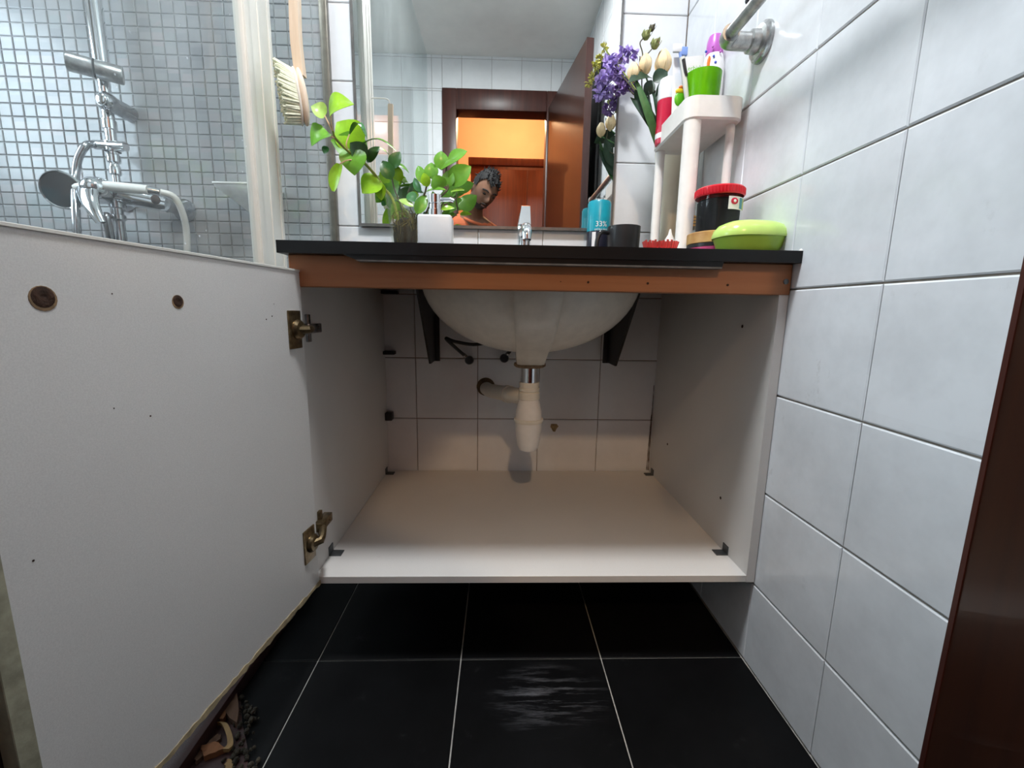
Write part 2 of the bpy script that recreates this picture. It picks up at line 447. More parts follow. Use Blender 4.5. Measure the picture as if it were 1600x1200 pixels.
tv = [v.co.copy() for v in tm.vertices]; tf = [tuple(p.vertices) for p in tm.polygons]
for a, c in cells[300:]:
    n0 = len(verts); j = random.uniform(0, .001)
    verts += [(v.x+c.x, v.y+j, v.z+c.z) for v in tv]; faces += [tuple(i+n0 for i in f) for f in tf]
me = bpy.data.meshes.new('mosaic_field'); me.from_pydata([Vector(v)-ORG[wall_mos] for v in verts], [], faces); me.materials.append(M_MOSAIC)
o = bpy.data.objects.new('mosaic_field', me); COL.objects.link(o); o.parent = wall_mos; o['kind'] = 'stuff'; ORG[o] = ORG[wall_mos]
bpy.data.meshes.remove(tm)
# left wall of the shower (outside the frame)
wl = MB()
for a_, b_ in (((YD-.1, -.03), (.004, 1.10)), ((YD-.1, 1.80), (.004, ZC+.02)), ((YD-.1, 1.10), (-.90, 1.80)), ((-.20, 1.10), (.004, 1.80))): wl.box((XL-.08, a_[0], a_[1]), (XL, b_[0], b_[1]))
struct('wall_left', wl, M_MGROUT)
win = thing('window_1', (XL-.04, -.55, 1.10), None, None); win['kind'] = 'structure'
M_PANE = mat('daylit_frosted_pane', (.85, .9, .95, 1), .6, var=0, emit=((.72, .86, 1, 1), 2.2))
obj('pane', MB().box((XL-.05, -.88, 1.12), (XL-.044, -.22, 1.78)), M_PANE, win, 0)
for a_, b_ in (((-.90, 1.10), (-.87, 1.80)), ((-.23, 1.10), (-.20, 1.80)), ((-.87, 1.10), (-.23, 1.13)), ((-.87, 1.77), (-.23, 1.80))): obj('window_frame', MB().box((XL-.07, a_[0], a_[1]), (XL-.01, b_[0], b_[1]), .003), M_WHITEP, win)
# wall with the doorway
DX0, DX1, DZ = -.315, .335, 2.085
wd_ = MB().box((XL-.08, YD-.1, -.03), (DX0, YD-.004, ZC+.02)); wd_.box((DX1, YD-.1, -.03), (XR+.004, YD-.004, ZC+.02)); wd_.box((DX0, YD-.1, DZ), (DX1, YD-.004, ZC+.02))
wall_door = struct('wall_door', wd_, M_GROUT)
for (x0, x1) in segs([.341-.2*k for k in range(11)]+[DX0-.075, DX1+.075], XL, XR):
    xc = (x0+x1)/2
    for (z0, z1) in segs(ZL+[DZ+.11], 0, ZC):
        if DX0-.08 < xc < DX1+.08 and z0 < DZ+.1: continue
        if xc < -1.2 or z0 < .5: continue
        put_tile('door_wall_tile', x1-x0-.0018, z1-z0-.0022, M_TILEB, (xc, YD, (z0+z1)/2), (0, 0, math.pi), wall_door)
struct('ceiling', MB().box((XL-.08, YD-.1, ZC), (XR+.08, .08, ZC+.1)), M_CEIL)
# floor
floor = struct('floor', MB().box((XL-.08, YD-.12, -.05), (XR+.004, .004, -.003)), M_FGROUT)
for (x0, x1) in segs([.236-.301*k for k in range(-1, 7)], XL, XR):
    for (y0, y1) in segs([-.576-.301*k for k in range(-1, 5)], YD, 0):
        put_tile('floor_tile', x1-x0-.0026, y1-y0-.0026, M_FLOOR, ((x0+x1)/2, (y0+y1)/2, 0), (-math.pi/2, 0, 0), floor, bv=.001)
# door frame, door leaf, threshold
fr = MB()
fr.box((DX0-.075, YD-.115, 0), (DX0+.02, YD+.018, DZ+.11), .004); fr.box((DX1-.02, YD-.115, 0), (DX1+.075, YD+.018, DZ+.11), .004)
fr.box((DX0+.02, YD-.115, DZ-.02), (DX1-.02, YD+.018, DZ+.11), .004)
fr.box((DX0+.02, YD-.115, 0), (DX1-.02, YD+.01, .006))
struct('trim_1', fr, M_FRAME, smooth=30)
LA = math.atan2(.105, .75)     # leaf stands a little past square
lm = Matrix.Rotation(-LA, 3, 'Z')
def leafp(px, py, pz): return Vector((DX1-.01, YD+.025, 0)) + lm @ Vector((px, py, 0)) + Vector((0, 0, pz))
lf = MB(); lf.prism([leafp(0, 0, .012), leafp(.036, 0, .012), leafp(.036, .77, .012), leafp(0, .77, .012)], (0, 0, 2.075))
door_leaf = struct('door_1', lf, M_DOORW, smooth=0)
eg = MB(); eg.prism([leafp(-.001, .769, .012), leafp(.037, .769, .012), leafp(.037, .774, .012), leafp(-.001, .774, .012)], (0, 0, 2.076))
obj('edge_lipping', eg, M_FRAME, door_leaf, 0)
for s_ in (1, ):
    hd = MB(); b0 = leafp(0, .71, 1.0); n = lm @ Vector((-1, 0, 0)); a = lm @ Vector((0, -1, 0))
    hd.lathe([(.022, 0), (.022, .006), (.009, .008), (.009, .045)], b0, 16, n); hd.tube([b0+n*.045, b0+n*.045+a*.11], .008, 10)
    obj('door_handle', hd, M_CHROMED, door_leaf)
# the hall beyond the doorway
HX0, HX1, HY, HZ = -1.3, 1.3, -3.65, 2.95
struct('wall_hall', MB().box((HX0, HY-.06, 0), (HX1, HY, HZ)), M_HALL)
struct('wall_hall_left', MB().box((HX0-.06, HY-.06, 0), (HX0, YD-.1, HZ)), M_HALL)
struct('wall_hall_right', MB().box((HX1, HY-.06, 0), (HX1+.06, YD-.1, HZ)), M_HALL)
hw = MB().box((HX0, YD-.112, 0), (DX0-.03, YD-.1, HZ)); hw.box((DX1+.03, YD-.112, 0), (HX1, YD-.1, HZ)); hw.box((DX0-.03, YD-.112, DZ+.04), (DX1+.03, YD-.1, HZ))
struct('wall_hall_front', hw, M_HALL)
struct('ceiling_hall', MB().box((HX0-.06, HY-.06, HZ), (HX1+.06, YD-.1, HZ+.1)), M_CEIL)
struct('floor_hall', MB().box((HX0-.06, HY-.06, -.05), (HX1+.06, YD-.115, 0)), M_WARD)
wr = thing('hall_wardrobe', (.55, -3.02, 0), 'tall red-brown wooden wardrobe in the hall seen through the mirror', 'wardrobe')
obj('carcass', MB().box((-.265, -3.24, 0), (1.28, -2.84, 2.03), .003), M_WARD, wr)
obj('cornice', MB().box((-.285, -3.24, 2.03), (1.29, -2.81, 2.095), .006), M_WARD, wr)
for i in range(3): obj('wardrobe_door', MB().box((-.255+.51*i, -2.84, .08), (.245+.51*i, -2.822, 2.0), .003), M_WARD, wr)
# ceiling lamps
def ceiling_lamp(name, c, r, zc, label, md):
    t = thing(name, (c[0], c[1], zc), label, 'lamp')
    obj('housing', MB().lathe([(0, 0), (r*1.12, 0), (r*1.12, -.03), (r*1.02, -.036), (r*1.02, -.03), (0, -.03)], (c[0], c[1], zc), 32), M_WHITEP, t)
    obj('diffuser', MB().lathe([(0, -.034), (r, -.034), (r, -.030), (0, -.030)], (c[0], c[1], zc), 32), md, t)
ceiling_lamp('ceiling_lamp', LAMP, .13, ZC, 'round white ceiling lamp above the vanity', M_DIFF)
ceiling_lamp('ceiling_lamp', SHOWER_LAMP, .11, ZC, 'round white ceiling lamp over the shower', M_DIFF)
h_ = thing('hall_lamp', (HALL_LAMP[0], HALL_LAMP[1], HZ), 'bare hanging lamp in the yellow hall above the wardrobe', 'lamp')
obj('cord', MB().tube([(HALL_LAMP[0], HALL_LAMP[1], HZ), (HALL_LAMP[0], HALL_LAMP[1], 2.60)], .004), M_WHITEP, h_)
obj('socket', MB().lathe([(0, .06), (.018, .06), (.02, 0), (0, 0)], (HALL_LAMP[0], HALL_LAMP[1], 2.56), 18), M_WHITEP, h_)
# ------------------------------------------------------------------ vanity cabinet
YF = -.59
cab = thing('vanity_cabinet', (.085, -.3, .188), 'open white wall-hung cabinet under the black countertop, its door swung wide', 'cabinet')
def side(x0, x1):
    p = [(x0, YF, .188), (x0, -.0004, .188), (x0, -.0004, .826), (x0, -.562, .826), (x0, -.562, .771), (x0, YF, .771)]
    return MB().prism(p, (x1-x0, 0, 0))
obj('side_panel', side(.525, .5425), M_MEL, cab, 0)
obj('side_panel', side(-.373, -.355), M_MEL, cab, 0)
obj('bottom_panel', MB().box((-.355, YF, .188), (.525, -.006, .2035), .0008, seg=1), M_MEL, cab, 0)
rail = obj('front_rail', MB().box((-.363, YF-.003, .771), (.5425, -.562, .826), .0015, seg=1), M_RAIL, cab, 0, label='orange timber rail under the countertop')
for u in (919, 1012, 1137, 876):
    p = at(u, 441+(u-919)*.02, YF-.003)
    obj('nail_hole', MB().lathe([(0, -.001), (.0022 if u != 876 else .001, -.001), (.0022 if u != 876 else .001, .0008), (0, .0006)], p, 10, (0, -1, 0)), M_RUST, rail)
p = at(1228, 440, YF-.003); obj('screw', MB().lathe([(.005, -.001), (.005, .001), (.002, .002), (0, .002)], p, 14, (0, -1, 0)), M_ZINC, rail)
# small corner brackets on the cabinet floor and wall clips
def bracket(x, y, s, zz=.2035, sz=.02):
    m = MB(); m.box((x, y-.011, zz), (x+s*.0022, y+.011, zz+sz), .0004, seg=1); m.box((x, y-.011, zz), (x+s*.026, y+.011, zz+.0022), .0004, seg=1)
    return obj('corner_bracket', m, M_ZINC, cab, 0)
bracket(-.355, -.506, 1); bracket(.525, -.506, -1); bracket(-.355, -.035, 1); bracket(.525, -.035, -1)
for z, w, h in ((.598, .036, .011), (.392, .022, .026), (.785, .05, .010)):
    obj('wall_clip', MB().box((-.355, -.03, z-h/2), (-.355+w, -.002, z+h/2), .002), M_BLACKM, cab)
for u, v, x in ((1160, 510, .525), (1126, 778, .525), (1043, 694, .525)):
    p = atx(u, v, x); obj('shelf_pin_hole', MB().lathe([(.0035, -.001), (.0035, .0006), (0, .0004)], p, 12, (-1, 0, 0)), M_RUST, cab)
for x_, z_a, z_b, w_ in ((.5215, .206, .50, .0030), (.5165, .206, .40, .0022)):
    m = MB(); rr = []
    for i in range(25):
        z_ = z_a+(z_b-z_a)*i/24; w2 = w_*random.uniform(.4, 1.3)*(1-.6*i/24); xx = x_+(.003*i/24 if x_ < .52 else 0)
        rr.append([(xx-w2/2, -.0012, z_), (xx+w2/2, -.0012, z_), (xx+w2/2, .0002, z_), (xx-w2/2, .0002, z_)])
    obj('mould_streak', m.loft(rr), M_RUST, cab, 0, label='brown mould streak in the back corner')
p = at(866, 666, -.0006); m = MB(); m.prism([(p.x+.017*math.cos(a)*random.uniform(.6, 1.1), -.0010, p.z+.010*math.sin(a)*random.uniform(.6, 1.2)-(.012 if 4.4 < a < 5 else 0)) for a in [2*math.pi*k/14 for k in range(14)]], (0, .0012, 0))
obj('old_mark', m, mat('olive_mark', srgb(150, 128, 92), .9, var=.4, scale=80), wall_back, 0)
# door, swung open past square
DA = math.radians(7.35); dd = Vector((-math.sin(DA), -math.cos(DA), 0)); dn = Vector((math.cos(DA), -math.sin(DA), 0)); H0 = Vector((-.345, YF-.001, 0))
def D(t, n, z): return H0+dd*t+dn*n+Vector((0, 0, z))
def dbox(t0, t1, n0, n1, z0, z1, bevel=0):
    m = MB(); c = D((t0+t1)/2, (n0+n1)/2, (z0+z1)/2)
    rot = Matrix((dd, dn, Vector((0, 0, 1)))).transposed()
    h = Vector((abs(t1-t0)/2, abs(n1-n0)/2, abs(z1-z0)/2)); m.box(c-h, c+h, bevel, rot, seg=1); return m
DZ0, DZ1, DW = .190, .797, .471
door = obj('door', dbox(0, DW, -.016, 0, DZ0, DZ1, .0008), M_DOOR, cab, 0, label='grey-white inside of the open cabinet door')
obj('facing', dbox(-.002, DW+.045, -.0195, -.016, DZ0+.003, DZ1+.002), M_MAROON, door, 0, label='dark maroon laminate on the outside of the door')
obj('top_edge_band', dbox(0, DW, -.015, .0014, DZ1-.0008, DZ1+.0028, .0004), M_PROFILE, door, 0)
obj('end_edge_band', dbox(DW-.0135, DW+.0015, -.0158, .0006, DZ0, DZ1, .0006), M_CHIPG, door, 0, label='mouldy beige edge band')
m = MB(); rg = []
for i in range(61):
    t = DW*i/60; j = random.uniform(-.0022, .0022); k = random.uniform(-.002, .002)
    rg.append([D(t, .0012+j*.4, DZ0+.0055+j), D(t, .0018+j*.4, DZ0-.002+k), D(t, -.010, DZ0-.004+k), D(t, -.014, DZ0+.002)])
m.loft(rg); obj('swollen_bottom_edge', m, M_CHIP, door, 30, label='swollen brown chipboard bottom edge')
for i, (t, s) in enumerate(((.397, 1.15), (.258, .85))):
    b = D(t, 0, .7395); h = obj('screw_hole', MB().lathe([(.0085*s, 0), (.0085*s, .0003), (.005*s, .0012), (.002*s, .0004), (0, .0002)], b, 18, dn), M_RUST, door, label='rusty handle screw')
    obj('rust_ring', MB().lathe([(.0098*s, .0001), (.0096*s, .00035), (.0070*s, .0004)], b-Vector((0, 0, .001)), 18, dn), M_RUSTL, h)
for (u, v), r_ in zip(((175, 459), (235, 650), (416, 499), (425, 494), (52, 876), (178, 638), (428, 475)), (.0007, .0010, .0011, .0012, .0010, .0007, .0006)):
    d_ = _f*F_PX+_r*(u-800)+_u*(600-v); t_ = (H0-CAM).dot(dn)/d_.dot(dn); p = CAM+d_*t_
    obj('speck', MB().lathe([(r_, -.0002), (r_, .0003), (0, .0004)], p, 8, dn), M_RUST, door)
def hinge(z, tw):
    m = MB(); rot = Matrix((dd, dn, Vector((0, 0, 1)))).transposed()
    def bx(t0, t1, n0, n1, z0, z1, bv=.001):
        c = D((t0+t1)/2, (n0+n1)/2, (z0+z1)/2); h = Vector((abs(t1-t0)/2, abs(n1-n0)/2, abs(z1-z0)/2)); m.box(c-h, c+h, bv, rot, seg=2)
    bx(.010, .046, 0, .003, z-.033, z+.033, .0012)
    m.lathe([(.0175, .002), (.0175, .006), (.014, .010), (.010, .011), (0, .011)], D(.022, 0, z), 22, dn)
    h = obj('hinge', m, M_BRASS, cab, 30, label='tarnished brass-coloured concealed hinge')
    pw = Vector((-.349, -.556, z+tw))
    a = MB(); a.tube([D(.026, .006, z), D(.014, .017, z+tw*.2), Vector((-.330, -.600, z+tw*.6)), Vector((-.338, -.575, z+tw))], [.007, .0075, .007, .007], 8); obj('hinge_arm', a, M_BRASS, h, 30)
    w = MB(); w.box(pw+Vector((-.006, -.006, -.026)), pw+Vector((.001, .006, .026)), .0015); w.box(pw+Vector((-.006, -.024, -.009)), pw+Vector((.011, .030, .009)), .0015)
    w.lathe([(.004, 0), (.004, .002), (0, .002)], pw+Vector((.0105, .016, 0)), 10, (1, 0, 0)); obj('mounting_plate', w, M_CHROMED if tw == 0 else M_BRASS, h, 30)
hinge(.696, 0); hinge(.290, .012)
# ------------------------------------------------------------------ countertop with basin cut-out
BC = Vector((.085, -.30, 0))
ctr = thing('countertop', (.086, -.3, .826), 'long black granite countertop carrying toiletries and plants', 'countertop')
m = MB(); x0, x1, y0, y1, z0, z1 = -.372, .5438, -.613, -.001, .826, .847
N = 64; inn = [[], []]; out = [[], []]
angs = sorted([2*math.pi*k/N for k in range(N)]+[math.atan2(y-BC.y, x-BC.x) % (2*math.pi) for x in (x0, x1) for y in (y0, y1)])
for a in angs:
    c, s = math.cos(a), math.sin(a)
    t = min(((x1 if c > 0 else x0)-BC.x)/c if abs(c) > 1e-9 else 9, ((y1 if s > 0 else y0)-BC.y)/s if abs(s) > 1e-9 else 9)
    for l, z in ((0, z0), (1, z1)):
        inn[l].append(m.bm.verts.new((BC.x+.215*c, BC.y+.150*s, z))); out[l].append(m.bm.verts.new((BC.x+t*c, BC.y+t*s, z)))
K = len(angs)
for i in range(K):
    j = (i+1) % K
    m.bm.faces.new((inn[1][i], out[1][i], out[1][j], inn[1][j])); m.bm.faces.new((inn[0][i], inn[0][j], out[0][j], out[0][i]))
    m.bm.faces.new((out[0][i], out[0][j], out[1][j], out[1][i])); m.bm.faces.new((inn[0][i], inn[1][i], inn[1][j], inn[0][j]))
obj('slab', m, M_GRANITE, ctr, 30)
m = MB(); m.prism([(-.262, -.6115, .826), (-.238, -.6115, .8165), (.402, -.6115, .8165), (.405, -.6115, .826)], (0, .018, 0)); obj('underlay_strip', m, M_GRANITE, cab, 0, label='black stone strip under the countertop edge')
m = MB(); m.prism([(-.240, -.6120, .8172), (-.236, -.6120, .8145), (.402, -.6120, .8135), (.402, -.6120, .8165)], (0, .018, 0)); obj('mortar_line', m, M_STONE, cab, 0, label='pale grey mortar line')
m = MB(); m.ell(at(1257, 400, -.606)+Vector((-.004, 0, 0)), (.004, .005, .010)); m.ell(at(1256, 394, -.606)+Vector((-.005, 0, 0)), (.004, .005, .006)); obj('sealant_blob', m, M_PVCW, ctr)
# basin
bas = thing('wash_basin', (BC.x, BC.y, .60), 'cream ceramic undermount wash basin with a drain boss', 'basin')
m = MB(); rings = []
def ering(a, b, z, n=48): return [(BC.x+a*math.cos(2*math.pi*k/n), BC.y+b*math.sin(2*math.pi*k/n), z) for k in range(n)]
for k in range(1, 15):
    ph = math.radians(90*k/14.4); rings.append(ering(.268*math.sin(ph), .205*math.sin(ph), .817-.186*math.cos(ph)))
rings.append(ering(.268, .205, .8255)); rings.append(ering(.222, .157, .8255))
for k in range(13, 0, -1):
    ph = math.radians(90*k/14.4); rings.append(ering(.222*math.sin(ph), .157*math.sin(ph), .817-.165*math.cos(ph)))
m.loft(rings); obj('bowl', m, M_CERAMIC, bas, 50)
m = MB(); rings = []
for z, w, yf, yb in ((.604, .034, -.340, -.262), (.625, .037, -.362, -.25), (.645, .039, -.392, -.25), (.66, .041, -.428, -.24), (.70, .046, -.474, -.24), (.74, .050, -.500, -.24), (.79, .053, -.516, -.24), (.815, .053, -.518, -.24)):
    cx = .088; c = .010
    rings.append([(cx-w+c, yf, z), (cx+w-c, yf, z), (cx+w, yf+c, z), (cx+w, yb-c, z), (cx+w-c, yb, z), (cx-w+c, yb, z), (cx-w, yb-c, z), (cx-w, yf+c, z)])
m.loft(rings); boss = obj('drain_boss', m, M_CERAMIC, bas, 50)
M_INK = mat('blue_stamp_ink', srgb(70, 95, 120), .6, var=.5, scale=300)
pm = at(836, 495, -.466)
for dx, w, h, tl in ((-.013, .004, .009, .5), (-.009, .0035, .008, -.5), (-.001, .006, .0025, 0), (.008, .0035, .008, .4), (.012, .003, .006, -.3)):
    mm = MB(); mm.box((-w/2, -.0008, -h/2), (w/2, .0006, h/2)); mm.bm.transform(Matrix.Translation(Vector((pm.x+dx, -.4690, pm.z))) @ Matrix.Rotation(-.75, 4, 'X') @ Matrix.Rotation(tl, 4, 'Y'))
    obj('stamp_mark', mm, M_INK, boss, 0)
TX, TY = .088, -.297
obj('drain_ring', MB().lathe([(.020, .012), (.040, .010), (.041, .004), (.036, .000), (.020, 0)], (TX, TY, .594), 28), M_RUSTL, bas)
# bottle trap
tr = thing('bottle_trap', (TX, TY, .37), 'cream plastic bottle trap hanging below the basin', 'pipe')
obj('tailpiece', MB().lathe([(.0, .594), (.0225, .594), (.0225, .552), (0, .552)], (TX, TY, 0), 28), M_CHROME, tr, label='chrome tailpiece')
obj('collar_nut', MB().lathe([(0, .556), (.0255, .555), (.026, .548), (.0245, .542), (.0265, .540), (.0265, .533), (.0245, .531), (.0275, .529), (.0275, .512), (.025, .510), (0, .510)], (TX, TY, 0), 28), M_PVC, tr)
obj('upper_body', MB().lathe([(0, .512), (.0255, .511), (.0285, .500), (.0335, .478), (.0345, .455), (0, .455)], (TX, TY, 0), 28), M_PVCW, tr)
obj('cup_rim', MB().lathe([(.033, .461), (.0375, .460), (.0385, .455), (.036, .450), (.030, .449)], (TX, TY, 0), 28), M_PVC, tr)
obj('cup', MB().lathe([(.0355, .453), (.034, .430), (.031, .405), (.029, .388), (.023, .376), (.010, .371), (0, .370)], (TX, TY, 0), 28), M_PVCW, tr)
ow = at(760, 607, -.001); oz = .515
o_ = obj('outlet_pipe', MB().tube([(TX, TY, oz), (TX-.03, TY+.04, oz-.004), (ow.x+.012, -.06, ow.z+.004), (ow.x, -.001, ow.z)], .0215, 20), M_PVC, tr)
a_ = Vector((TX-.03, TY+.04, oz-.004)); b_ = Vector((ow.x+.012, -.06, ow.z+.004)); dr = (b_-a_).normalized()
obj('pipe_coupling', MB().lathe([(.0215, 0), (.0245, 0), (.0245, .02), (.0215, .02)], a_+dr*.05, 24, dr), M_PVC, o_)
obj('wall_collar', MB().lathe([(0, .0022), (.026, .002), (.030, .0005), (.0, 0)], (ow.x-.002, -.0005, ow.z+.006), 22, (0, -1, 0)), mat('damp_stain', srgb(92, 76, 56), .9, var=.5, scale=60), tr, label='rusty dark wall opening around the pipe')
# brackets that carry the basin
for x, lb in ((-.196, 'black steel basin bracket left of the basin'), (.362, 'black steel basin bracket right of the basin')):
    t = thing('basin_bracket', (x, -.01, .575), lb, 'bracket')
    obj('gusset_plate', MB().prism([(x-.003, -.002, .575), (x-.003, -.105, .575), (x-.003, -.30, .800), (x-.003, -.30, .8255), (x-.003, -.002, .8255)], (.006, 0, 0)), M_BLACKM, t, 0)
    obj('wall_flange', MB().box((x-.016, -.008, .572), (x+.016, -.0008, .8255), .001), M_BLACKM, t)
# supply hoses and valves
def valve(name, u, v, label, pts, loop):
    b = at(u, v, -.035); t = thing(name, (b.x, -.001, b.z), label, 'hose')
    k = obj('stop_valve', MB().lathe([(.008, 0), (.008, .012), (.013, .014), (.0145, .03), (.012, .036), (0, .038)], (b.x, -.0015, b.z), 16, (0, -1, 0)), M_BLACKP, t)
    d = (Vector(pts[0])-b).normalized(); obj('ferrule', MB().lathe([(.0065, 0), (.0065, .018), (0, .018)], b+d*.008+Vector((0, .010, 0)), 12, d), M_CHROMED, t)
    obj('flexible_hose', MB().curve([b+d*.02+Vector((0, .010, 0))]+pts, .0055, loop, 8), M_RUBBER, t)
valve('supply_hose', 733, 563, 'black supply hose looping from the valve nearest the left bracket', [at(715, 546, -.045), at(697, 529, -.075), at(712, 534, -.085), at(745, 538, -.075), at(775, 525, -.055), at(795, 470, -.05)], 36)
valve('supply_hose', 788, 560, 'short black supply hose at the valve beside the drain boss', [at(797, 548, -.04), at(806, 532, -.045), at(818, 480, -.05)], 18)
# ------------------------------------------------------------------ mirror
MX0, MX1, MZ0, MZ1, MY = -.414, .350, .983, 1.86, -.014
mir = thing('wall_mirror', ((MX0+MX1)/2, -.006, MZ0), 'large rectangular mirror above the countertop', 'mirror')
obj('mirror_glass', MB().box((MX0+.004, MY, MZ0+.004), (MX1-.004, -.002, MZ1-.004)), M_MIRROR, mir, 0)
m = MB(); m.box((MX0-.003, MY-.002, MZ0-.004), (MX0+.0045, -.001, MZ1+.003)); m.box((MX1-.0035, MY-.002, MZ0-.004), (MX1+.002, -.001, MZ1+.003)); m.box((MX0+.0045, MY-.002, MZ0-.004), (MX1-.0035, -.001, MZ0+.0045)); m.box((MX0+.0045, MY-.002, MZ1-.004), (MX1-.0035, -.001, MZ1+.003))
obj('mirror_frame', m, M_MFRAME, mir, 0)
# ------------------------------------------------------------------ shower screen
scr = thing('shower_screen', (-.50, -.42, 0), 'framed glass shower screen with a broad beige post', 'shower screen')
m = MB(); m.box((-.500, -.455, 0), (-.480, -.350, 2.398), .004); obj('post', m, M_PROFILE, scr, 30)
for y0_, y1_ in ((-.453, -.432), (-.404, -.397), (-.364, -.352)): obj('post_rib', MB().box((-.482, y0_, 0), (-.478, y1_, 2.398), .001), M_PROFILE, scr, 30)
obj('wall_channel', MB().box((-.502, -.020, 0), (-.480, -.0008, 2.398), .002), M_CHANNEL, scr, 30)
obj('glass_panel', MB().box((-.494, -.353, .03), (-.488, -.016, 2.396)), M_GLASSC, scr, 0)
obj('glass_door', MB().box((-.494, YD+.004, .03), (-.488, -.452, 2.396)), M_GLASS, scr, 0)
obj('floor_track', MB().box((-.505, YD+.002, 0), (-.478, -.001, .03), .003), M_MAROON, scr, 30)
# long-handled bath brush hanging on the post
bp = at(468, 152, -.40); br = thing('bath_brush', (bp.x, bp.y, bp.z-.09), 'long-handled wooden bath brush with pale bristles hanging beside the post', 'brush')
M_PALEW = wood('pale_wood', srgb(206, 180, 150), srgb(236, 220, 202), 'z', .5); M_BRIS = mat('pale_bristles', srgb(232, 236, 214), .7, var=.12, scale=200)
rt = Matrix.Rotation(.5, 3, 'Z') @ Matrix.Rotation(-.12, 3, 'Y')
obj('brush_head', MB().ell(bp+Vector((.006, 0, 0)), (.010, .024, .054), rt), M_PALEW, br)
M_RIM = mat('brush_rim', srgb(225, 222, 215), .4)
obj('brush_rim', MB().ell(bp+Vector((-.003, -.002, 0)), (.007, .025, .055), rt), M_RIM, br)
m = MB()
for i in range(-12, 13):
    for j in range(-6, 7):
        zz, yy = i/12.5, j/6.5
        if zz*zz+yy*yy < .98:
            b = bp+rt @ Vector((-.005, yy*.022, zz*.051)); e = b+rt @ Vector((-.030+random.uniform(-.004, .004), yy*.007-.006, zz*.010+.004+random.uniform(-.003, .003)))
            m.tube([b, e], [.0028, .0020], 5)
o = obj('bristles', m, M_BRIS, br); o['kind'] = 'stuff'
hz = [bp+Vector((.003, .002, .040)), at(462, 60, -.40), at(460, 0, -.40), at(457, -60, -.40), at(455, -130, -.40)]
m = MB(); rr = []
for p in spline(hz, 10): rr.append([p+Vector((-.009, -.006, 0)), p+Vector((.009, -.006, 0)), p+Vector((.010, .008, 0)), p+Vector((-.008, .008, 0))])
m.loft(rr); obj('brush_handle', m, M_PALEW, br, 20)
top = hz[-1]; m = MB(); m.curve([top+Vector((0, .002, -.006)), top+Vector((-.012, -.004, .02)), (-.477, top.y-.02, top.z+.03)], .0025, 10, 6); obj('hanging_loop', m, M_WHITEP, br)
# ------------------------------------------------------------------ shower fittings on the mosaic wall
RY = -.052; RX = at(165, 150, RY).x
sh = thing('shower_column', (RX, -.01, 1.0), 'chrome shower riser with slider clamp and wall arm on the mosaic wall', 'shower')
obj('riser_pipe', MB().tube([(RX, RY, 1.36), (RX, RY, 2.05)], .019, 18), M_CHROME, sh)
obj('lower_riser', MB().lathe([(.014, 1.37), (.014, 1.24), (.017, 1.238), (.017, 1.215), (.013, 1.213), (.013, 1.15), (.016, 1.148), (.016, 1.13), (.010, 1.125), (.014, 1.115), (.014, 1.098), (.009, 1.094), (.009, 1.03)], (RX, RY, 0), 18), M_CHROME, sh)
obj('shower_head_arm', MB().curve([(RX, RY, 2.03), (RX, RY-.04, 2.09), (RX, RY-.2, 2.12), (RX, RY-.34, 2.10)], .012, 14, 12), M_CHROME, sh)
obj('overhead_rose', MB().lathe([(.0, .02), (.02, .018), (.10, .006), (.10, 0), (0, 0)], (RX, RY-.34, 2.075), 30), M_CHROME, sh)
c0, c1 = at(103, 95, -.115), at(193, 119, -.055); ax = (c1-c0).normalized()
cl = obj('slider_clamp', MB().lathe([(0, 0), (.021, 0), (.0225, .003), (.0225, (c1-c0).length-.003), (.021, (c1-c0).length), (0, (c1-c0).length)], c0, 24, ax), M_STEEL, sh)
obj('clamp_ring', MB().lathe([(.0225, .052), (.0235, .053), (.0235, .056), (.0225, .057)], c0, 24, ax), M_BLACKM, cl)
q = at(161, 156, -.09); obj('wall_arm', MB().lathe([(0, -.006), (.016, -.005), (.0235, .004), (.024, .02), (.021, .03), (.021, .0895), (0, .0895)], (q.x, -.0902, q.z), 24, (0.0, 1, 0)), M_CHROMED, sh)
obj('arm_cap', MB().ell((q.x, -.096, q.z), (.015, .006, .015)), M_CHROME, sh)
hc = at(170, 229, -.056)
m = MB(); m.tube([(hc.x-.035, hc.y-.004, hc.z+.003), (hc.x+.05, hc.y-.004, hc.z)], [.012, .013], 14); m.lathe([(.019, -.012), (.019, .012)], (RX, RY, hc.z), 18); obj('hose_holder', m, M_CHROME, sh)
# mixer tap
mz = at(205, 308, -.10).z; mx0, mx1 = at(165, 300, -.10).x, at(258, 320, -.08).x
mix = thing('shower_mixer', ((mx0+mx1)/2, -.01, mz-.02), 'chrome lever shower mixer on the mosaic wall', 'tap')
obj('mixer_body', MB().curve([(mx0-.03, -.09, mz+.012), (mx0+.05, -.095, mz+.004), (mx1, -.07, mz-.012)], [.030, .021], 16, 18), M_CHROME, mix)
for xx, zz in ((mx1, mz-.012), (mx0-.03, mz+.012)):
    obj('escutcheon', MB().lathe([(0, .0), (.032, .0), (.032, .006), (.024, .018), (.019, .03), (.019, .085), (0, .085)], (xx, -.0005, zz), 24, (0, -1, 0)), M_CHROMED, mix)
l0, l1 = at(137, 292, -.15), at(158, 348, -.19)
m = MB(); m.ell(l0+Vector((.012, .02, 0)), (.034, .045, .030)); 
rr = []
for k in range(9):
    t = k/8; p = l0.lerp(l1, t)+Vector((0, -.010*math.sin(math.pi*t), 0)); w = .029*(1-t)+.012*t; d = .016*(1-t)+.008*t
    rr.append([p+Vector((w*math.cos(a), d*math.sin(a), w*.2*math.cos(a))) for a in [2*math.pi*j/12 for j in range(12)]])
m.loft(rr); obj('lever', m, M_CHROME, mix, 50)
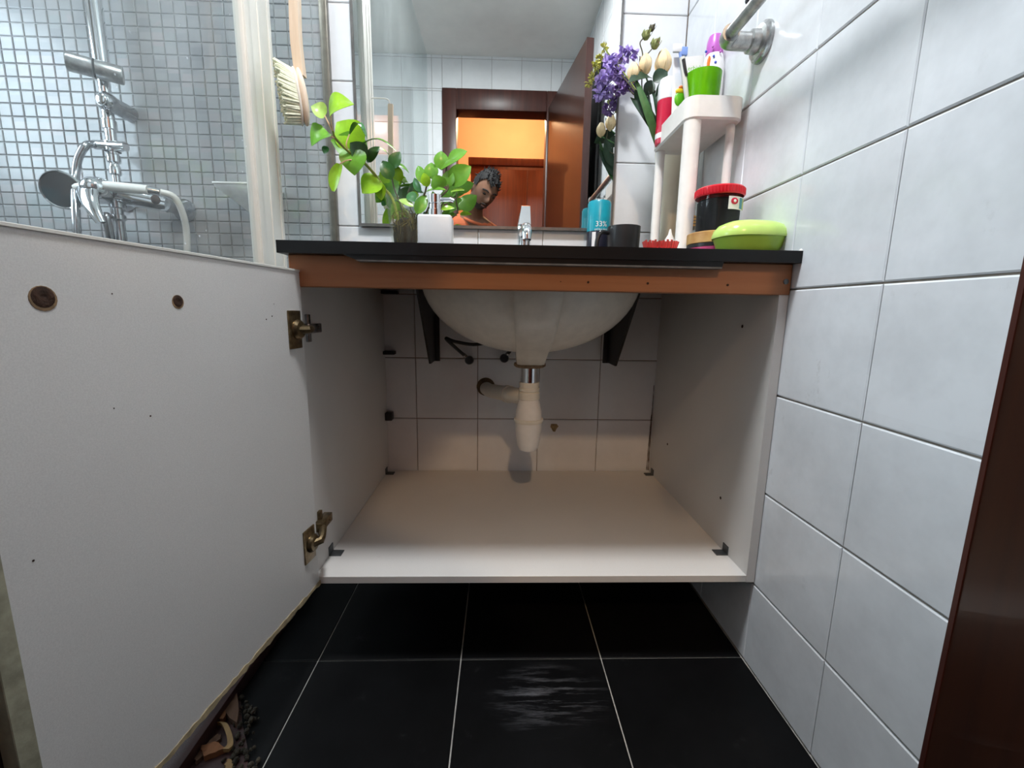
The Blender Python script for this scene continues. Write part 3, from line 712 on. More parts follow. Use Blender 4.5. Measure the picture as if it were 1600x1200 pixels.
b = at(183, 322, -.10); obj('outlet_spigot', MB().lathe([(.018, .02), (.018, -.005), (.013, -.008), (.013, -.022), (.017, -.024), (.017, -.036), (.011, -.04), (.011, -.10)], b, 18), M_CHROMED, mix)
obj('rust_patch', MB().ell(at(243, 312, -.095), (.012, .008, .013)), M_RUST, mix)
# hand shower resting on the mixer, with hoses
hs = thing('hand_shower', at(97, 297, -.15), 'oval chrome hand shower lying across the mixer', 'shower head')
c = at(98, 297, -.15); ax = Vector((.25, -.94, -.16)).normalized()
obj('spray_head', MB().lathe([(0, -.018), (.028, -.014), (.046, -.004), (.048, .004), (.045, .008), (.042, .006)], c, 28, ax), M_CHROME, hs)
obj('spray_face', MB().lathe([(0, .0065), (.042, .0065), (.0425, .004), (0, .003)], c, 28, ax), M_BLACKP, hs)
obj('grip', MB().curve([c-ax*.012+Vector((.03, 0, .008)), at(165, 291, -.14), at(232, 297, -.13)], [.014, .012], 14, 12), M_PVCW, hs)
e = at(232, 297, -.13); e2 = at(250, 300, -.12); obj('hose_nut', MB().tube([e, e2], [.0105, .009], 12), M_CHROME, hs)
ho = thing('shower_hose', at(292, 420, -.06), 'white shower hose arching from the hand shower to the right', 'hose')
obj('hose', MB().curve([e2, at(272, 308, -.10), at(286, 335, -.08), at(292, 370, -.06), at(291, 420, -.05), at(285, 520, -.05)], .0085, 26, 10), M_PVCW, ho)
ho = thing('shower_hose', at(120, 400, -.10), 'grey shower hose arching from the holder down to the left', 'hose')
obj('hose', MB().curve([(hc.x-.033, hc.y-.004, hc.z+.003), at(135, 227, -.10), at(123, 246, -.11), at(118, 275, -.12), at(118, 320, -.16), at(121, 375, -.17), at(124, 470, -.12)], .0095, 30, 10), M_CHROMED, ho)
ho = thing('shower_hose', at(180, 400, -.10), 'dark hose dropping from under the mixer lever', 'hose')
obj('hose', MB().curve([b+Vector((-.012, -.02, -.03)), at(166, 340, -.13), at(172, 368, -.12), at(182, 420, -.08)], .010, 16, 10), M_CHROMED, ho)
# soap dish
sd = thing('soap_dish', at(380, 320, -.03), 'frosted white soap dish jutting from the mosaic wall', 'soap dish')
s0 = at(338, 289, -.09); z = s0.z
rr = []
for (zz, xa, xb, yf) in ((z+.004, s0.x-.004, s0.x+.14, -.098), (z-.006, s0.x-.002, s0.x+.138, -.094), (z-.025, s0.x+.02, s0.x+.12, -.07), (z-.05, s0.x+.045, s0.x+.10, -.045), (z-.065, s0.x+.058, s0.x+.085, -.025)):
    rr.append([(xa, yf, zz), (xb, yf, zz), (xb, -.0008, zz), (xa, -.0008, zz)])
obj('dish', MB().loft(rr[::-1]), mat('frosted_plastic', (.78, .79, .81, 1), .35, var=.2, scale=25), sd, 30)
obj('dish_rim', MB().box((s0.x-.006, -.100, z+.002), (s0.x+.142, -.0008, z+.0075), .002), M_WHITEP, sd)
# ------------------------------------------------------------------ towel bar and other things on the right wall
fl = atx(1193, 66, XR); TBX = .462; tz = fl.z
tb = thing('towel_bar', (XR, fl.y, tz), 'grey galvanised pipe towel bar on the right wall', 'towel bar')
for yy in (fl.y, -.93):
    obj('wall_flange', MB().lathe([(0, 0), (.037, 0), (.037, .006), (.032, .008), (.031, .013), (.022, .015), (.021, .03), (.0165, .032)], (XR, yy, tz), 28, (-1, 0, 0)), M_STEEL, tb)
    s = -1 if yy > -.6 else 1
    obj('elbow', MB().tube(spline([(XR-.012, yy, tz), (TBX+.028, yy, tz), (TBX+.006, yy+s*.004, tz), (TBX, yy+s*.028, tz)], 12), .0165, 18), M_STEEL, tb)
obj('bar', MB().tube([(TBX, fl.y-.02, tz), (TBX, -.91, tz)], .0115, 16), M_STEEL, tb)
hk = atx(1168, 8, XR-.012); t = thing('hanging_rod', (hk.x, hk.y, hk.z), 'black rounded rod end hanging at the very top beside the towel bar', 'rod')
obj('handle', MB().tube([(hk.x, hk.y, hk.z+.002), (hk.x, hk.y, hk.z+.006), (hk.x, hk.y, hk.z+.14)], [.003, .0055, .0055], 10), M_BLACKP, t)
obj('hook', MB().box((hk.x-.004, hk.y-.006, hk.z+.14), (XR, hk.y+.006, hk.z+.15), .002), M_CHROMED, t)
# dark board with hooks and a cloth behind the door leaf, seen in the mirror
hb = thing('hook_board', (XR-.01, -1.5, .9), 'tall dark board with chrome hooks on the wall behind the door, seen in the mirror', 'board')
obj('board', MB().box((XR-.020, YD+.004, .75), (XR-.0005, -1.155, 2.06), .002), mat('charcoal_board', (.03, .03, .032, 1), .4, var=.25), hb)
for yy, zz in ((-1.40, 1.86), (-1.33, 1.80), (-1.36, 1.68), (-1.44, 1.62)):
    obj('hook', MB().curve([(XR-.02, yy, zz), (XR-.045, yy, zz), (XR-.055, yy, zz+.012)], .005, 8, 8), M_CHROME, hb)
m = MB(); rr = []
for k in range(14):
    t = k/13; zz = 1.855-.62*t; w = .012+.05*min(1, t*1.6); ph = t*5
    rr.append([(XR-.066+.008*math.sin(4*a+ph)+.010*math.sin(a), -1.40+w*math.cos(a), zz+.02*math.cos(a)*t) for a in [2*math.pi*j/16 for j in range(16)]])
o = obj('hanging_cloth', MB().loft(rr), mat('grey_green_cloth', srgb(120, 140, 125), .9, var=.2), None, 60)
tag(o, 'grey-green cloth hanging from the dark hook board, seen in the mirror', 'cloth')
# ------------------------------------------------------------------ things on the countertop
ZT = .8472
def on(u, v, y):
    p = at(u, v, y); return p.x, p.z
# basin tap
fx = at(819, 360, -.085).x; fz = at(823, 322, -.085).z
tp = thing('basin_tap', (fx, -.085, ZT), 'chrome single-lever basin tap behind the black worktop edge', 'tap')
obj('tap_body', MB().lathe([(0, 0), (.026, 0), (.026, .006), (.021, .012), (.019, .05), (.020, .118), (.021, .124), (.017, .134), (0, .136)], (fx, -.085, ZT), 24), M_CHROME, tp)
obj('spout', MB().curve([(fx, -.09, ZT+.105), (fx, -.125, ZT+.112), (fx, -.19, ZT+.105), (fx, -.214, ZT+.092), (fx, -.220, ZT+.070)], [.0165, .0115], 18, 16), M_CHROME, tp)
lz = ZT+.134; m = MB(); rr = []
for k in range(8):
    t = k/7; yy = -.100+.030*t; zz = lz-.004+(fz-lz+.006)*t; w = .0175-.005*t; xo = .004*t
    rr.append([(fx+xo-w, yy-.007, zz), (fx+xo+w, yy-.007, zz), (fx+xo+w, yy+.006, zz+.004), (fx+xo-w, yy+.006, zz+.004)])
m.loft(rr); obj('lever', m, M_CHROME, tp, 30)
# white soap dispenser
sy = -.33; sx, _ = on(681, 350, sy); s_z = at(681, 338, sy).z
sp = thing('soap_dispenser', (sx, sy, ZT), 'white square soap dispenser with a chrome pump', 'dispenser')
obj('bottle', MB().box((sx-.039, sy-.026, ZT), (sx+.039, sy+.026, s_z), .006, seg=3), M_SOAPW, sp)
z2 = at(681, 304, sy).z; h = z2-s_z
pu = obj('pump', MB().lathe([(.016, 0), (.016, h*.30), (.0135, h*.32), (.0135, h*.55), (.0125, h*.57), (.0145, h*.60), (.0145, h*.98), (.013, h), (0, h)], (sx-.001, sy, s_z-.0005), 22), M_CHROME, sp)
nz = at(681, 312, sy).z; obj('nozzle', MB().tube([(sx+.01, sy, nz), (sx+.036, sy-.004, nz), (sx+.043, sy-.005, nz-.003)], [.0055, .0045, .004], 12), M_CHROME, pu)
# glass tumbler vase with two cuttings
vy = -.13; vx = at(633, 340, vy).x; k_ = pxm(vy, 330); vtop = at(633, 299, vy).z
va = thing('glass_vase', (vx, vy, ZT), 'clear conical glass vase full of water and tangled roots', 'vase')
M_VGLASS = glass_mat('clear_vase_glass', .008, (.97, .985, .97, 1), spots=False, edge=.45); H = vtop-ZT
obj('glass', MB().lathe([(0, .002), (.026, .0), (.031, .012), (.036, .05), (.050, H-.02), (.0545, H), (.052, H), (.047, H-.02), (.0335, .05), (.028, .016), (0, .012)], (vx, vy, ZT), 32), M_VGLASS, va)
M_ROOT = mat('olive_roots', srgb(104, 92, 48), .8, var=.5, scale=60); M_ROOTD = mat('dark_root_mass', srgb(44, 36, 20), .9, var=.5, scale=40, bump=.8)
M_STEM = mat('stem_green', srgb(128, 140, 60), .5, var=.25, scale=50); M_PET = mat('pink_petiole', srgb(214, 176, 140), .5, var=.2, scale=50); M_STEMD = mat('brown_stem', srgb(84, 78, 54), .6, var=.3, scale=50)
def leafm(n, c, r=.32): return mat(n, srgb(*c), r, var=.22, scale=26, sss=.0)
L_BR = leafm('leaf_bright', (142, 190, 40)); L_MID = leafm('leaf_mid', (96, 150, 44)); L_DK = leafm('leaf_dark', (44, 84, 34)); L_PALE = leafm('leaf_pale', (170, 205, 110)); L_TEAL = leafm('leaf_teal', (62, 116, 66)); L_JADE = leafm('leaf_jade', (104, 160, 58), .25)
for mm_ in (L_BR, L_MID, L_DK, L_PALE, L_TEAL, L_JADE):
    mm_.node_tree.nodes['Principled BSDF'].inputs['Specular IOR Level'].default_value = .45
def lean(u): return .13*max(0, min(1, (605-u)/90))
def atl(u, v, y): return at(u, v, y-lean(u))
po = thing('pothos_cutting', (vx-.01, vy, ZT+.03), 'leafy pothos cutting trailing up to the left out of the glass vase', 'plant')
m = MB(); m.ell((vx, vy, ZT+.085), (.033, .033, .052)); obj('root_mass', m, M_ROOTD, po)
m = MB()
for i in range(90):
    a = random.uniform(0, 6.28); z0_ = random.uniform(.05, .145); pts = []
    for j in range(4):
        zz = max(.016, min(.15, z0_+random.uniform(-.03, .03))); r_ = (.027+.16*zz*.62)*random.uniform(.55, .93); r_ = min(r_, .029+.115*max(0, zz-.02)); aa = a+j*random.uniform(.2, .7); pts.append((vx+r_*math.cos(aa), vy+r_*math.sin(aa), ZT+zz))
    m.curve(pts, .0008, 8, 4)
o = obj('roots', m, M_ROOT, po); o['kind'] = 'stuff'
obj('stem', MB().curve([(vx-.005, vy, ZT+.05), atl(616, 318, vy), atl(601, 295, vy), atl(585, 272, vy-.005), atl(566, 252, vy-.01), atl(545, 237, vy-.01), atl(524, 216, vy-.01), atl(520, 205, vy-.01)], [.0042, .003], 30, 7), M_STEM, po)
obj('stem', MB().curve([(vx, vy, ZT+.05), atl(628, 328, vy+.01), atl(616, 295, vy+.01), atl(612, 272, vy+.01), atl(613, 255, vy)], .0022, 20, 6), M_STEMD, po)
for a, b, c in ((atl(521, 207, vy-.01), atl(518, 195, vy-.012), atl(517, 180, vy-.012)), (atl(521, 208, vy-.01), atl(514, 194, vy-.01), atl(507, 180, vy-.012)), (atl(545, 237, vy-.01), atl(541, 225, vy-.015), atl(546, 210, vy-.02)), (atl(524, 216, vy-.01), atl(517, 213, vy-.01), atl(512, 209, vy-.01)), (atl(566, 252, vy-.01), atl(545, 250, vy-.015), atl(531, 256, vy-.02)), (atl(600, 292, vy), atl(598, 288, vy-.01), atl(594, 284, vy-.02))):
    obj('petiole', MB().curve([a, b, c], .0016, 8, 6), M_PET if a.z > ZT+.25 else M_STEM, po)
def put_leaf(plant, b, t, w, m, y, n=(0, -1, .25), arch=.12, fold=.25, shape='oval', dy=0):
    mb = MB().leaf(at(b[0], b[1], y), at(t[0], t[1], y+dy), w*(1.55 if shape in ('heart', 'spade') else 1.3)*pxm(y, 250), n, arch, fold, shape); return obj('leaf', mb, m, plant, 60)
P = vy-.012
for b, t, w, mt, n, ar, fo, sh_, dy in (
    ((515, 181), (553, 163), 27, L_BR, (-.35, -.85, .4), .22, .25, 'heart', -.02),
    ((508, 181), (486, 166), 17, L_PALE, (0, -.9, .4), .15, .3, 'heart', -.01),
    ((513, 207), (487, 228), 34, L_MID, (-.3, -.85, .3), .12, .35, 'spade', -.01),
    ((512, 229), (506, 240), 9, L_TEAL, (0, -1, .2), .1, .2, 'oval', 0),
    ((562, 228), (526, 191), 32, L_BR, (-.2, -.9, .3), .10, .15, 'heart', -.005),
    ((572, 243), (517, 219), 31, L_MID, (-.1, -.95, .2), .10, .18, 'heart', -.03),
    ((571, 250), (547, 223), 24, L_DK, (.2, -.9, .2), .05, .2, 'oval', -.035),
    ((554, 234), (554, 274), 27, L_MID, (0, -1, .1), .12, .2, 'heart', -.005),
    ((546, 211), (574, 217), 13, L_TEAL, (.1, -.35, .9), .60, .2, 'oval', -.01),
    ((574, 254), (593, 229), 13, L_DK, (0, -1, .2), .08, .25, 'oval', -.005),
    ((563, 228), (619, 236), 7, L_MID, (0, -.4, .9), .22, .3, 'blade', -.01),
    ((590, 231), (610, 246), 8, L_PALE, (0, -.8, .6), .1, .2, 'blade', .04),
    ((531, 256), (521, 299), 15, L_BR, (-.2, -1, 0), .10, .25, 'blade', -.005),
    ((612, 281), (598, 251), 17, L_DK, (.1, -1, .1), .08, .2, 'oval', 0),
    ((612, 264), (625, 237), 16, L_DK, (-.1, -1, .1), .08, .2, 'oval', 0),
    ((614, 258), (627, 284), 14, L_BR, (0, -1, .2), .08, .2, 'oval', .03),
    ((617, 256), (639, 270), 9, L_MID, (0, -.7, .6), .10, .2, 'blade', .03),
    ((592, 281), (566, 302), 24, L_BR, (0, -1, .3), .1, .2, 'heart', -.01),
    ((594, 285), (596, 313), 14, L_BR, (0, -1, .1), .1, .2, 'oval', 0)):
    put_leaf(po, b, t, w, mt, P-lean(b[0]), n, ar, fo, sh_, dy)
zz = thing('jade_cutting', (vx+.02, vy-.01, ZT+.03), 'round-leaved glossy green cutting rising to the right of the glass vase', 'plant')
J = vy-.02
for pts in ([(vx+.012, vy, ZT+.04), at(655, 325, vy), at(664, 302, vy-.01), at(668, 285, J), at(674, 275, J)], [(vx+.018, vy, ZT+.04), at(668, 328, vy), at(690, 306, vy-.02), at(700, 294, J), at(697, 275, J), at(698, 258, J)]):
    obj('stem', MB().curve(pts, [.0032, .002], 18, 7), M_STEMD, zz)
for b, t, w, mt, n, dy in (
    ((690, 266), (689, 236), 18, L_JADE, (.1, -1, .2), 0), ((700, 254), (730, 236), 17, L_JADE, (-.1, -.9, .4), -.01), ((688, 265), (714, 251), 11, L_MID, (0, -.8, .6), -.015),
    ((702, 288), (736, 260), 24, L_MID, (.1, -1, .1), -.01), ((701, 293), (703, 265), 17, L_JADE, (-.3, -1, 0), -.005), ((675, 280), (674, 254), 17, L_JADE, (0, -1, .2), 0),
    ((664, 288), (653, 259), 13, L_JADE, (-.2, -1, .1), .01), ((688, 297), (680, 273), 20, L_MID, (.2, -1, .2), -.015), ((658, 300), (647, 278), 10, L_TEAL, (-.5, -.8, 0), .01),
    ((665, 300), (697, 297), 10, L_MID, (0, -.6, .8), -.02), ((704, 300), (726, 297), 8, L_BR, (0, -.7, .7), -.01), ((648, 315), (639, 301), 13, L_TEAL, (0, -1, .1), .02),
    ((646, 323), (623, 312), 10, L_PALE, (0, -.8, .6), .01), ((690, 328), (710, 325), 8, L_BR, (0, -.8, .6), .01), ((650, 334), (666, 305), 15, L_MID, (.2, -1, 0), .015), ((668, 292), (662, 270), 12, L_BR, (0, -1, .1), -.01)):
    put_leaf(zz, b, t, w, mt, J, n, .08, .22, 'oval', dy)
# teal can
cy = -.060; cx, cz = on(937, 316, cy); CR = .0335
M_NAVY = mat('navy_plastic', (.02, .022, .04, 1), .35, var=.1)
tc = thing('shaving_foam_can', (cx, cy, ZT), 'teal can with white lettering standing by the mirror', 'can')
zb = at(937, 362, cy).z
obj('body', MB().lathe([(0, 0), (CR*.97, 0), (CR, .004), (CR, zb-ZT), (0, zb-ZT)], (cx, cy, ZT), 30), M_NAVY, tc)
cp = obj('cap', MB().lathe([(CR*.9, zb-ZT-.004), (CR*1.01, zb-ZT-.002), (CR*1.01, cz-ZT-.006), (CR*.93, cz-ZT), (0, cz-ZT)], (cx, cy, ZT), 30), M_TEAL, tc, label='teal upper half with lettering')
def wrap(cx, cy, R, zc, a0=0.0):
    return lambda x, y: Vector((cx+(R+.0004)*math.sin(a0+x/R), cy-(R+.0004)*math.cos(a0+x/R), zc+y))
text_part('lettering', '33%', .021, M_PRINTW, cp, wrap(cx, cy, CR*1.01, at(937, 357, cy).z, .02))
text_part('lettering', 'EXTRA FREE', .0070, M_PRINTW, cp, wrap(cx, cy, CR*1.01, at(937, 363, cy).z, .02))
obj('white_panel', MB().prism([Vector((cx+(CR+.0002)*math.sin(a), cy-(CR+.0002)*math.cos(a), ZT+.006)) for a in (-.75, -.6, -.42)]+[Vector((cx+(CR+.001)*math.sin(a), cy-(CR+.001)*math.cos(a), ZT+.006)) for a in (-.42, -.6, -.75)], (0, 0, zb-ZT-.012)), M_PRINTW, tc, 0)
# black mug
my = -.135; mx, mz_ = on(975, 355, my); MR = .0455
mg = thing('black_mug', (mx, my, ZT), 'matt black mug with its handle to the left', 'mug')
obj('mug_body', MB().lathe([(0, .0), (MR*.90, 0), (MR*.93, .003), (MR, mz_-ZT), (MR-.003, mz_-ZT), (MR*.9, .006), (0, .006)], (mx, my, ZT), 32), M_BLACKP, mg)
hc_ = mz_-ZT; obj('mug_handle', MB().curve([(mx-MR+.004, my-.006, ZT+hc_*.86), (mx-MR-.024, my-.016, ZT+hc_*.84), (mx-MR-.034, my-.02, ZT+hc_*.55), (mx-MR-.024, my-.016, ZT+hc_*.22), (mx-MR+.006, my-.006, ZT+hc_*.16)], .006, 18, 8), M_BLACKP, mg)
# red peg hair brush
ry = -.50; rx = at(1032, 380, ry).x; M_RED = mat('red_plastic', srgb(196, 40, 48), .35, var=.12)
rb = thing('red_hair_brush', (rx, ry, ZT), 'small red brush lying with its pegs up near the mug', 'brush')
obj('pad', MB().ell((rx, ry, ZT+.0085), (.036, .022, .0085)), M_RED, rb)
m = MB()
for i in range(-4, 5):
    for j in range(-2, 3):
        if (i/4.6)**2+(j/2.6)**2 < 1:
            b = Vector((rx+i*.0072, ry+j*.0075, ZT+.013)); e = b+Vector((i*.0009, j*.001, .015+random.uniform(-.001, .002))); m.tube([b, e], [.0016, .0022], 6)
o = obj('pegs', m, mat('red_pegs', srgb(205, 70, 66), .4, var=.15), rb); o['kind'] = 'stuff'
pq = at(1048, 372, -.46); m = MB(); m.lathe([(.013, ZT-pq.z+.0001), (.012, 0), (.004, .014), (.002, .024), (0, .025)], (pq.x, -.455, pq.z-.006), 16)
o = obj('nozzle_bottle', m, M_WHITEP, None); tag(o, 'small white pointed nozzle bottle behind the red brush', 'bottle')
# shelf rack in the corner
TX0, TX1, TY0, TY1, TZ = .408, .536, -.388, -.165, 1.150
sr = thing('plastic_shelf_rack', ((TX0+TX1)/2, (TY0+TY1)/2, ZT), 'white plastic corner shelf rack on tubular legs', 'shelf')
m = MB(); t_ = bmesh.new(); 
def rrect(x0, x1, y0, y1, r, z, n=6):
    pts = []
    for cx_, cy_, a0 in ((x1-r, y1-r, 0), (x0+r, y1-r, 90), (x0+r, y0+r, 180), (x1-r, y0+r, 270)):
        for i in range(n+1):
            a = math.radians(a0+90*i/n); pts.append((cx_+r*math.cos(a), cy_+r*math.sin(a), z))
    return pts
e_ = .003
m.loft([rrect(TX0+.004, TX1-.004, TY0+.004, TY1-.004, .022, TZ), rrect(TX0, TX1, TY0, TY1, .026, TZ+.004), rrect(TX0, TX1, TY0, TY1, .026, TZ+.046), rrect(TX0+e_, TX1-e_, TY0+e_, TY1-e_, .023, TZ+.046), rrect(TX0+e_, TX1-e_, TY0+e_, TY1-e_, .023, TZ+.006)])
obj('tray', m, M_WHITEP, sr, 30); t_.free()
for lx, ly, r_ in ((TX0+.022, TY0+.022, .0185), (TX1-.016, TY0+.030, .0095), (TX0+.018, TY1-.020, .0115), (TX1-.018, TY1-.020, .0115)):
    obj('leg', MB().lathe([(0, 0), (r_*1.05, 0), (r_*1.05, .012), (r_, .014), (r_, TZ-ZT), (0, TZ-ZT)], (lx, ly, ZT), 20), M_WHITEP, sr)
TS = TZ+.006
def topz(u, v, y): return at(u, v, y).z
# things on the rack
y_ = -.215; x_ = at(1043, 150, y_).x; zt = topz(1044, 122, y_); R_ = .0235; hh = zt-TS
cn = thing('deodorant_can', (x_, y_, TS), 'red and white spray can at the left end of the rack', 'can')
M_CRIM = mat('crimson_print', srgb(200, 22, 62), .3, var=.06)
bd = obj('body', MB().lathe([(0, 0), (R_*.95, 0), (R_, .004), (R_, hh*.66), (0, hh*.66)], (x_, y_, TS), 24), M_CRIM, cn)
obj('cap', MB().lathe([(R_, hh*.65), (R_, hh*.88), (R_*.85, hh*.97), (R_*.5, hh), (0, hh)], (x_, y_, TS), 24), M_PRINTW, cn)
obj('print_band', MB().lathe([(R_+.0003, hh*.08), (R_+.0003, hh*.16)], (x_, y_, TS), 24), M_PRINTW, bd)
# green cup with tubes
gy = -.315; gx = at(1096, 150, gy).x; gz = topz(1096, 118, gy)
gc = thing('green_cup', (gx, gy, TS), 'translucent lime green cup on the rack', 'cup')
M_GCUP = mat('lime_translucent', srgb(110, 190, 20), .2, var=.08, trans=.25, ior=1.3); GR = .0385
obj('cup', MB().lathe([(0, 0), (GR*.86, 0), (GR*.9, .003), (GR*1.04, gz-TS), (GR*1.0, gz-TS), (GR*.84, .005), (0, .005)], (gx, gy, TS), 30), M_GCUP, gc)
def flat_tube(name, base, topp, w, col, label, cat, capm=None, w2=None, th=.012):
    base, topp = Vector(base), Vector(topp); d = (topp-base).normalized(); L = (topp-base).length; sd_ = d.cross(Vector((0, 1, 0))).normalized(); fr_ = sd_.cross(d)
    t = thing(name, base, label, cat); rr = []
    for k in range(8):
        q = k/7; ww = (w2 or w)*(1-q)+w*q; tt = th*(1-q)+.0022*q
        rr.append([base+d*(L*q)+sd_*(ww/2*math.cos(a))+fr_*(tt/2*math.sin(a)) for a in [2*math.pi*j/20 for j in range(20)]])
    o = obj('tube_body', MB().loft(rr), col, t, 50)
    if capm: obj('tube_cap', MB().lathe([(0, -.018), (.009, -.018), (.0105, 0), (0, 0)], base, 18, d), capm, t)
    return t, o, d, sd_, fr_
M_GREENP = mat('green_print', srgb(96, 180, 30), .35, var=.12); M_YEL = mat('yellow_print', srgb(240, 200, 40), .4, var=.1); M_ORG = mat('orange_print', srgb(226, 120, 40), .4, var=.1); M_BLU = mat('blue_print', srgb(70, 90, 200), .4, var=.1); M_PINK = mat('pink_cap', srgb(190, 100, 190), .3, var=.06); M_LBLUE = mat('light_blue_plastic', srgb(130, 160, 225), .35, var=.1)
ty = -.29; a = at(1060, 168, ty); b = at(1063, 90, ty); a.z = TS+.001
t, o, d, s1, f1 = flat_tube('toothpaste_tube', a, b, .032, M_PRINTW, 'white tube with a green and yellow fruit print left of the green cup', 'tube', None, .028)
if f1.y > 0: f1 = -f1
c = at(1061, 156, ty); c.y = a.y-.007
obj('print_patch', MB().ell((c.x, c.y+.003, c.z), (.013, .0036, .016)), M_GREENP, o)
c = at(1062, 144, ty); obj('print_patch', MB().ell((c.x, a.y-.0046, c.z), (.012, .003, .006)), M_YEL, o)
obj('print_patch', MB().ell((c.x+.002, a.y-.0046, c.z+.008), (.007, .0026, .004)), M_ORG, o)
gi = TS+.006
a = Vector((gx-.008, gy-.004, gi)); b = at(1084, 88, gy-.004)
t, o, d, s1, f1 = flat_tube('face_wash_tube', a, b, .046, M_PRINTW, 'white tube with green lettering standing in the green cup', 'tube', None, .03)
tcn = at(1086, 107, gy-.012); text_part('lettering', 'erbish', .013, M_GREENP, o, lambda x, y: Vector((tcn.x+x, gy-.0115-.0, tcn.z+y-.003+x*.1)))
a = Vector((gx-.026, gy-.012, gi)); b = at(1066, 90, gy-.012)
ra = thing('razor', a, 'grey and white razor leaning in the green cup', 'razor')
obj('handle', MB().curve([a, a.lerp(b, .5)+Vector((-.002, -.003, 0)), b], [.004, .0065], 12, 10), M_PROFILE, ra)
obj('dark_grip', MB().curve([a.lerp(b, .70)+Vector((.001, -.0065, 0)), a.lerp(b, .82)+Vector((-.0005, -.007, 0)), a.lerp(b, .95)+Vector((-.001, -.0065, 0))], .0038, 8, 8), M_BLACKP, ra)
a = Vector((gx-.012, gy+.012, gi)); b = at(1062, 78, gy+.012)
tbh = thing('toothbrush', a, 'light blue and white toothbrush rising from the green cup', 'toothbrush')
obj('handle', MB().curve([a, a.lerp(b, .6), b], [.0045, .0035], 10, 8), M_LBLUE, tbh)
obj('head', MB().box(b+Vector((-.016, -.004, -.006)), b+Vector((.006, .004, .012)), .003), M_PRINTW, tbh); obj('bristles', MB().box(b+Vector((.002, -.004, -.012)), b+Vector((.018, .004, .006)), .002), M_LBLUE, tbh)
# spray bottle with pink cap
by = -.255; bx_ = at(1114, 110, by).x; bz = topz(1117, 54, by); R_ = .0245; hh = bz-TS
bo = thing('body_spray_bottle', (bx_, by, TS), 'white spray bottle with a pink-purple domed cap on the rack', 'bottle')
o = obj('bottle', MB().lathe([(0, 0), (R_*.95, 0), (R_, .004), (R_, hh*.70), (R_*.86, hh*.78), (R_*.74, hh*.81), (0, hh*.81)], (bx_, by, TS), 26), M_PRINTW, bo)
obj('cap', MB().lathe([(R_*.76, hh*.80), (R_*.80, hh*.82), (R_*.76, hh*.92), (R_*.6, hh*.98), (R_*.3, hh), (0, hh)], (bx_, by, TS), 24), M_PINK, bo)
for du, v, m_, w, h in ((-12, 105, M_ORG, .005, .016), (-13, 116, M_ORG, .006, .012), (-16, 84, M_BLU, .003, .003), (-9, 81, M_PINK, .0025, .003), (-7, 96, M_BLU, .003, .003), (2, 90, M_PINK, .0025, .003), (-4, 106, M_BLU, .003, .003), (-6, 120, M_YEL, .007, .006)):
    a0 = math.asin(max(-.95, min(.95, du*pxm(by, 100)/R_))); zc = topz(1114, v, by); f_ = wrap(bx_, by, R_, zc, a0)
    obj('print_motif', MB().ell(f_(0, 0)+Vector((0, .0006, 0)), (w, .0022, h), None, 10, 6), m_, o)
# jars by the wall
jy = -.435; jx = at(1122, 330, jy).x; jb = topz(1122, 366, jy); jt = topz(1122, 296, jy); R_ = .0455
wj = thing('wide_jar', (jx-.004, jy, ZT), 'low wide jar with a wood-grain lid under the red-lidded jar', 'jar')
M_MAG = mat('magenta_jar', srgb(190, 70, 120), .35, var=.1); M_GOLDW = wood('gold_wood_grain', srgb(176, 128, 70), srgb(214, 176, 112), 'x', .45, .6)
obj('jar_body', MB().lathe([(0, 0), (.050, 0), (.053, .004), (.053, (jb-ZT)*.45), (0, (jb-ZT)*.45)], (jx-.004, jy, ZT), 32), M_MAG, wj)
obj('neck_ring', MB().lathe([(.050, (jb-ZT)*.44), (.0535, (jb-ZT)*.46), (.0535, (jb-ZT)*.58), (0, (jb-ZT)*.58)], (jx-.004, jy, ZT), 32), M_BLACKP, wj)
obj('lid', MB().lathe([(.052, (jb-ZT)*.575), (.0545, (jb-ZT)*.60), (.0545, (jb-ZT)*.97), (.052, (jb-ZT)), (0, (jb-ZT))], (jx-.004, jy, ZT), 32), M_GOLDW, wj)
rj = thing('red_lidded_jar', (jx, jy, jb), 'clear jar of black paste with a bright red screw lid', 'jar')
jh = jt-jb; M_INKY = mat('black_contents', (.008, .008, .011, 1), .6, var=.9, scale=14, spec=.12)
jc = obj('contents', MB().lathe([(0, .003), (R_-.004, .003), (R_-.003, jh*.70), (R_-.006, jh*.74), (0, jh*.72)], (jx, jy, jb), 32), M_INKY, rj)
jg = obj('jar', MB().lathe([(0, 0), (R_-.002, 0), (R_-.001, .003), (R_, jh*.84)], (jx, jy, jb), 32), M_JAR, rj)
m = MB(); m.lathe([(R_+.0015, jh*.80), (R_+.003, jh*.82), (R_+.003, jh*.97), (R_, jh), (0, jh)], (jx, jy, jb), 40)
lid = obj('lid', m, mat('red_lid', srgb(214, 24, 44), .3, var=.06), rj)
m = MB()
for i in range(48):
    a = 2*math.pi*i/48; m.tube([(jx+(R_+.003)*math.cos(a), jy+(R_+.003)*math.sin(a), jb+jh*.83), (jx+(R_+.003)*math.cos(a), jy+(R_+.003)*math.sin(a), jb+jh*.96)], .0011, 4)
o = obj('lid_ribs', m, MATS['red_lid'], lid); o['kind'] = 'stuff'
def patch(R, x, y, zc, a0, a1, h, off=.0006, n=8):
    m = MB(); rr = []
    for i in range(n+1):
        a = a0+(a1-a0)*i/n; c_, s_ = math.cos(a), math.sin(a)
        rr.append([(x+(R+k)*s_, y-(R+k)*c_, zc+z) for k, z in ((0, -h/2), (off, -h/2), (off, h/2), (0, h/2))])
    m.loft(rr); return m
lz_ = topz(1135, 316, jy-R_)
lb = obj('label', patch(R_, jx, jy, lz_, -.05, .95, .025), M_PRINTW, jg, 30)
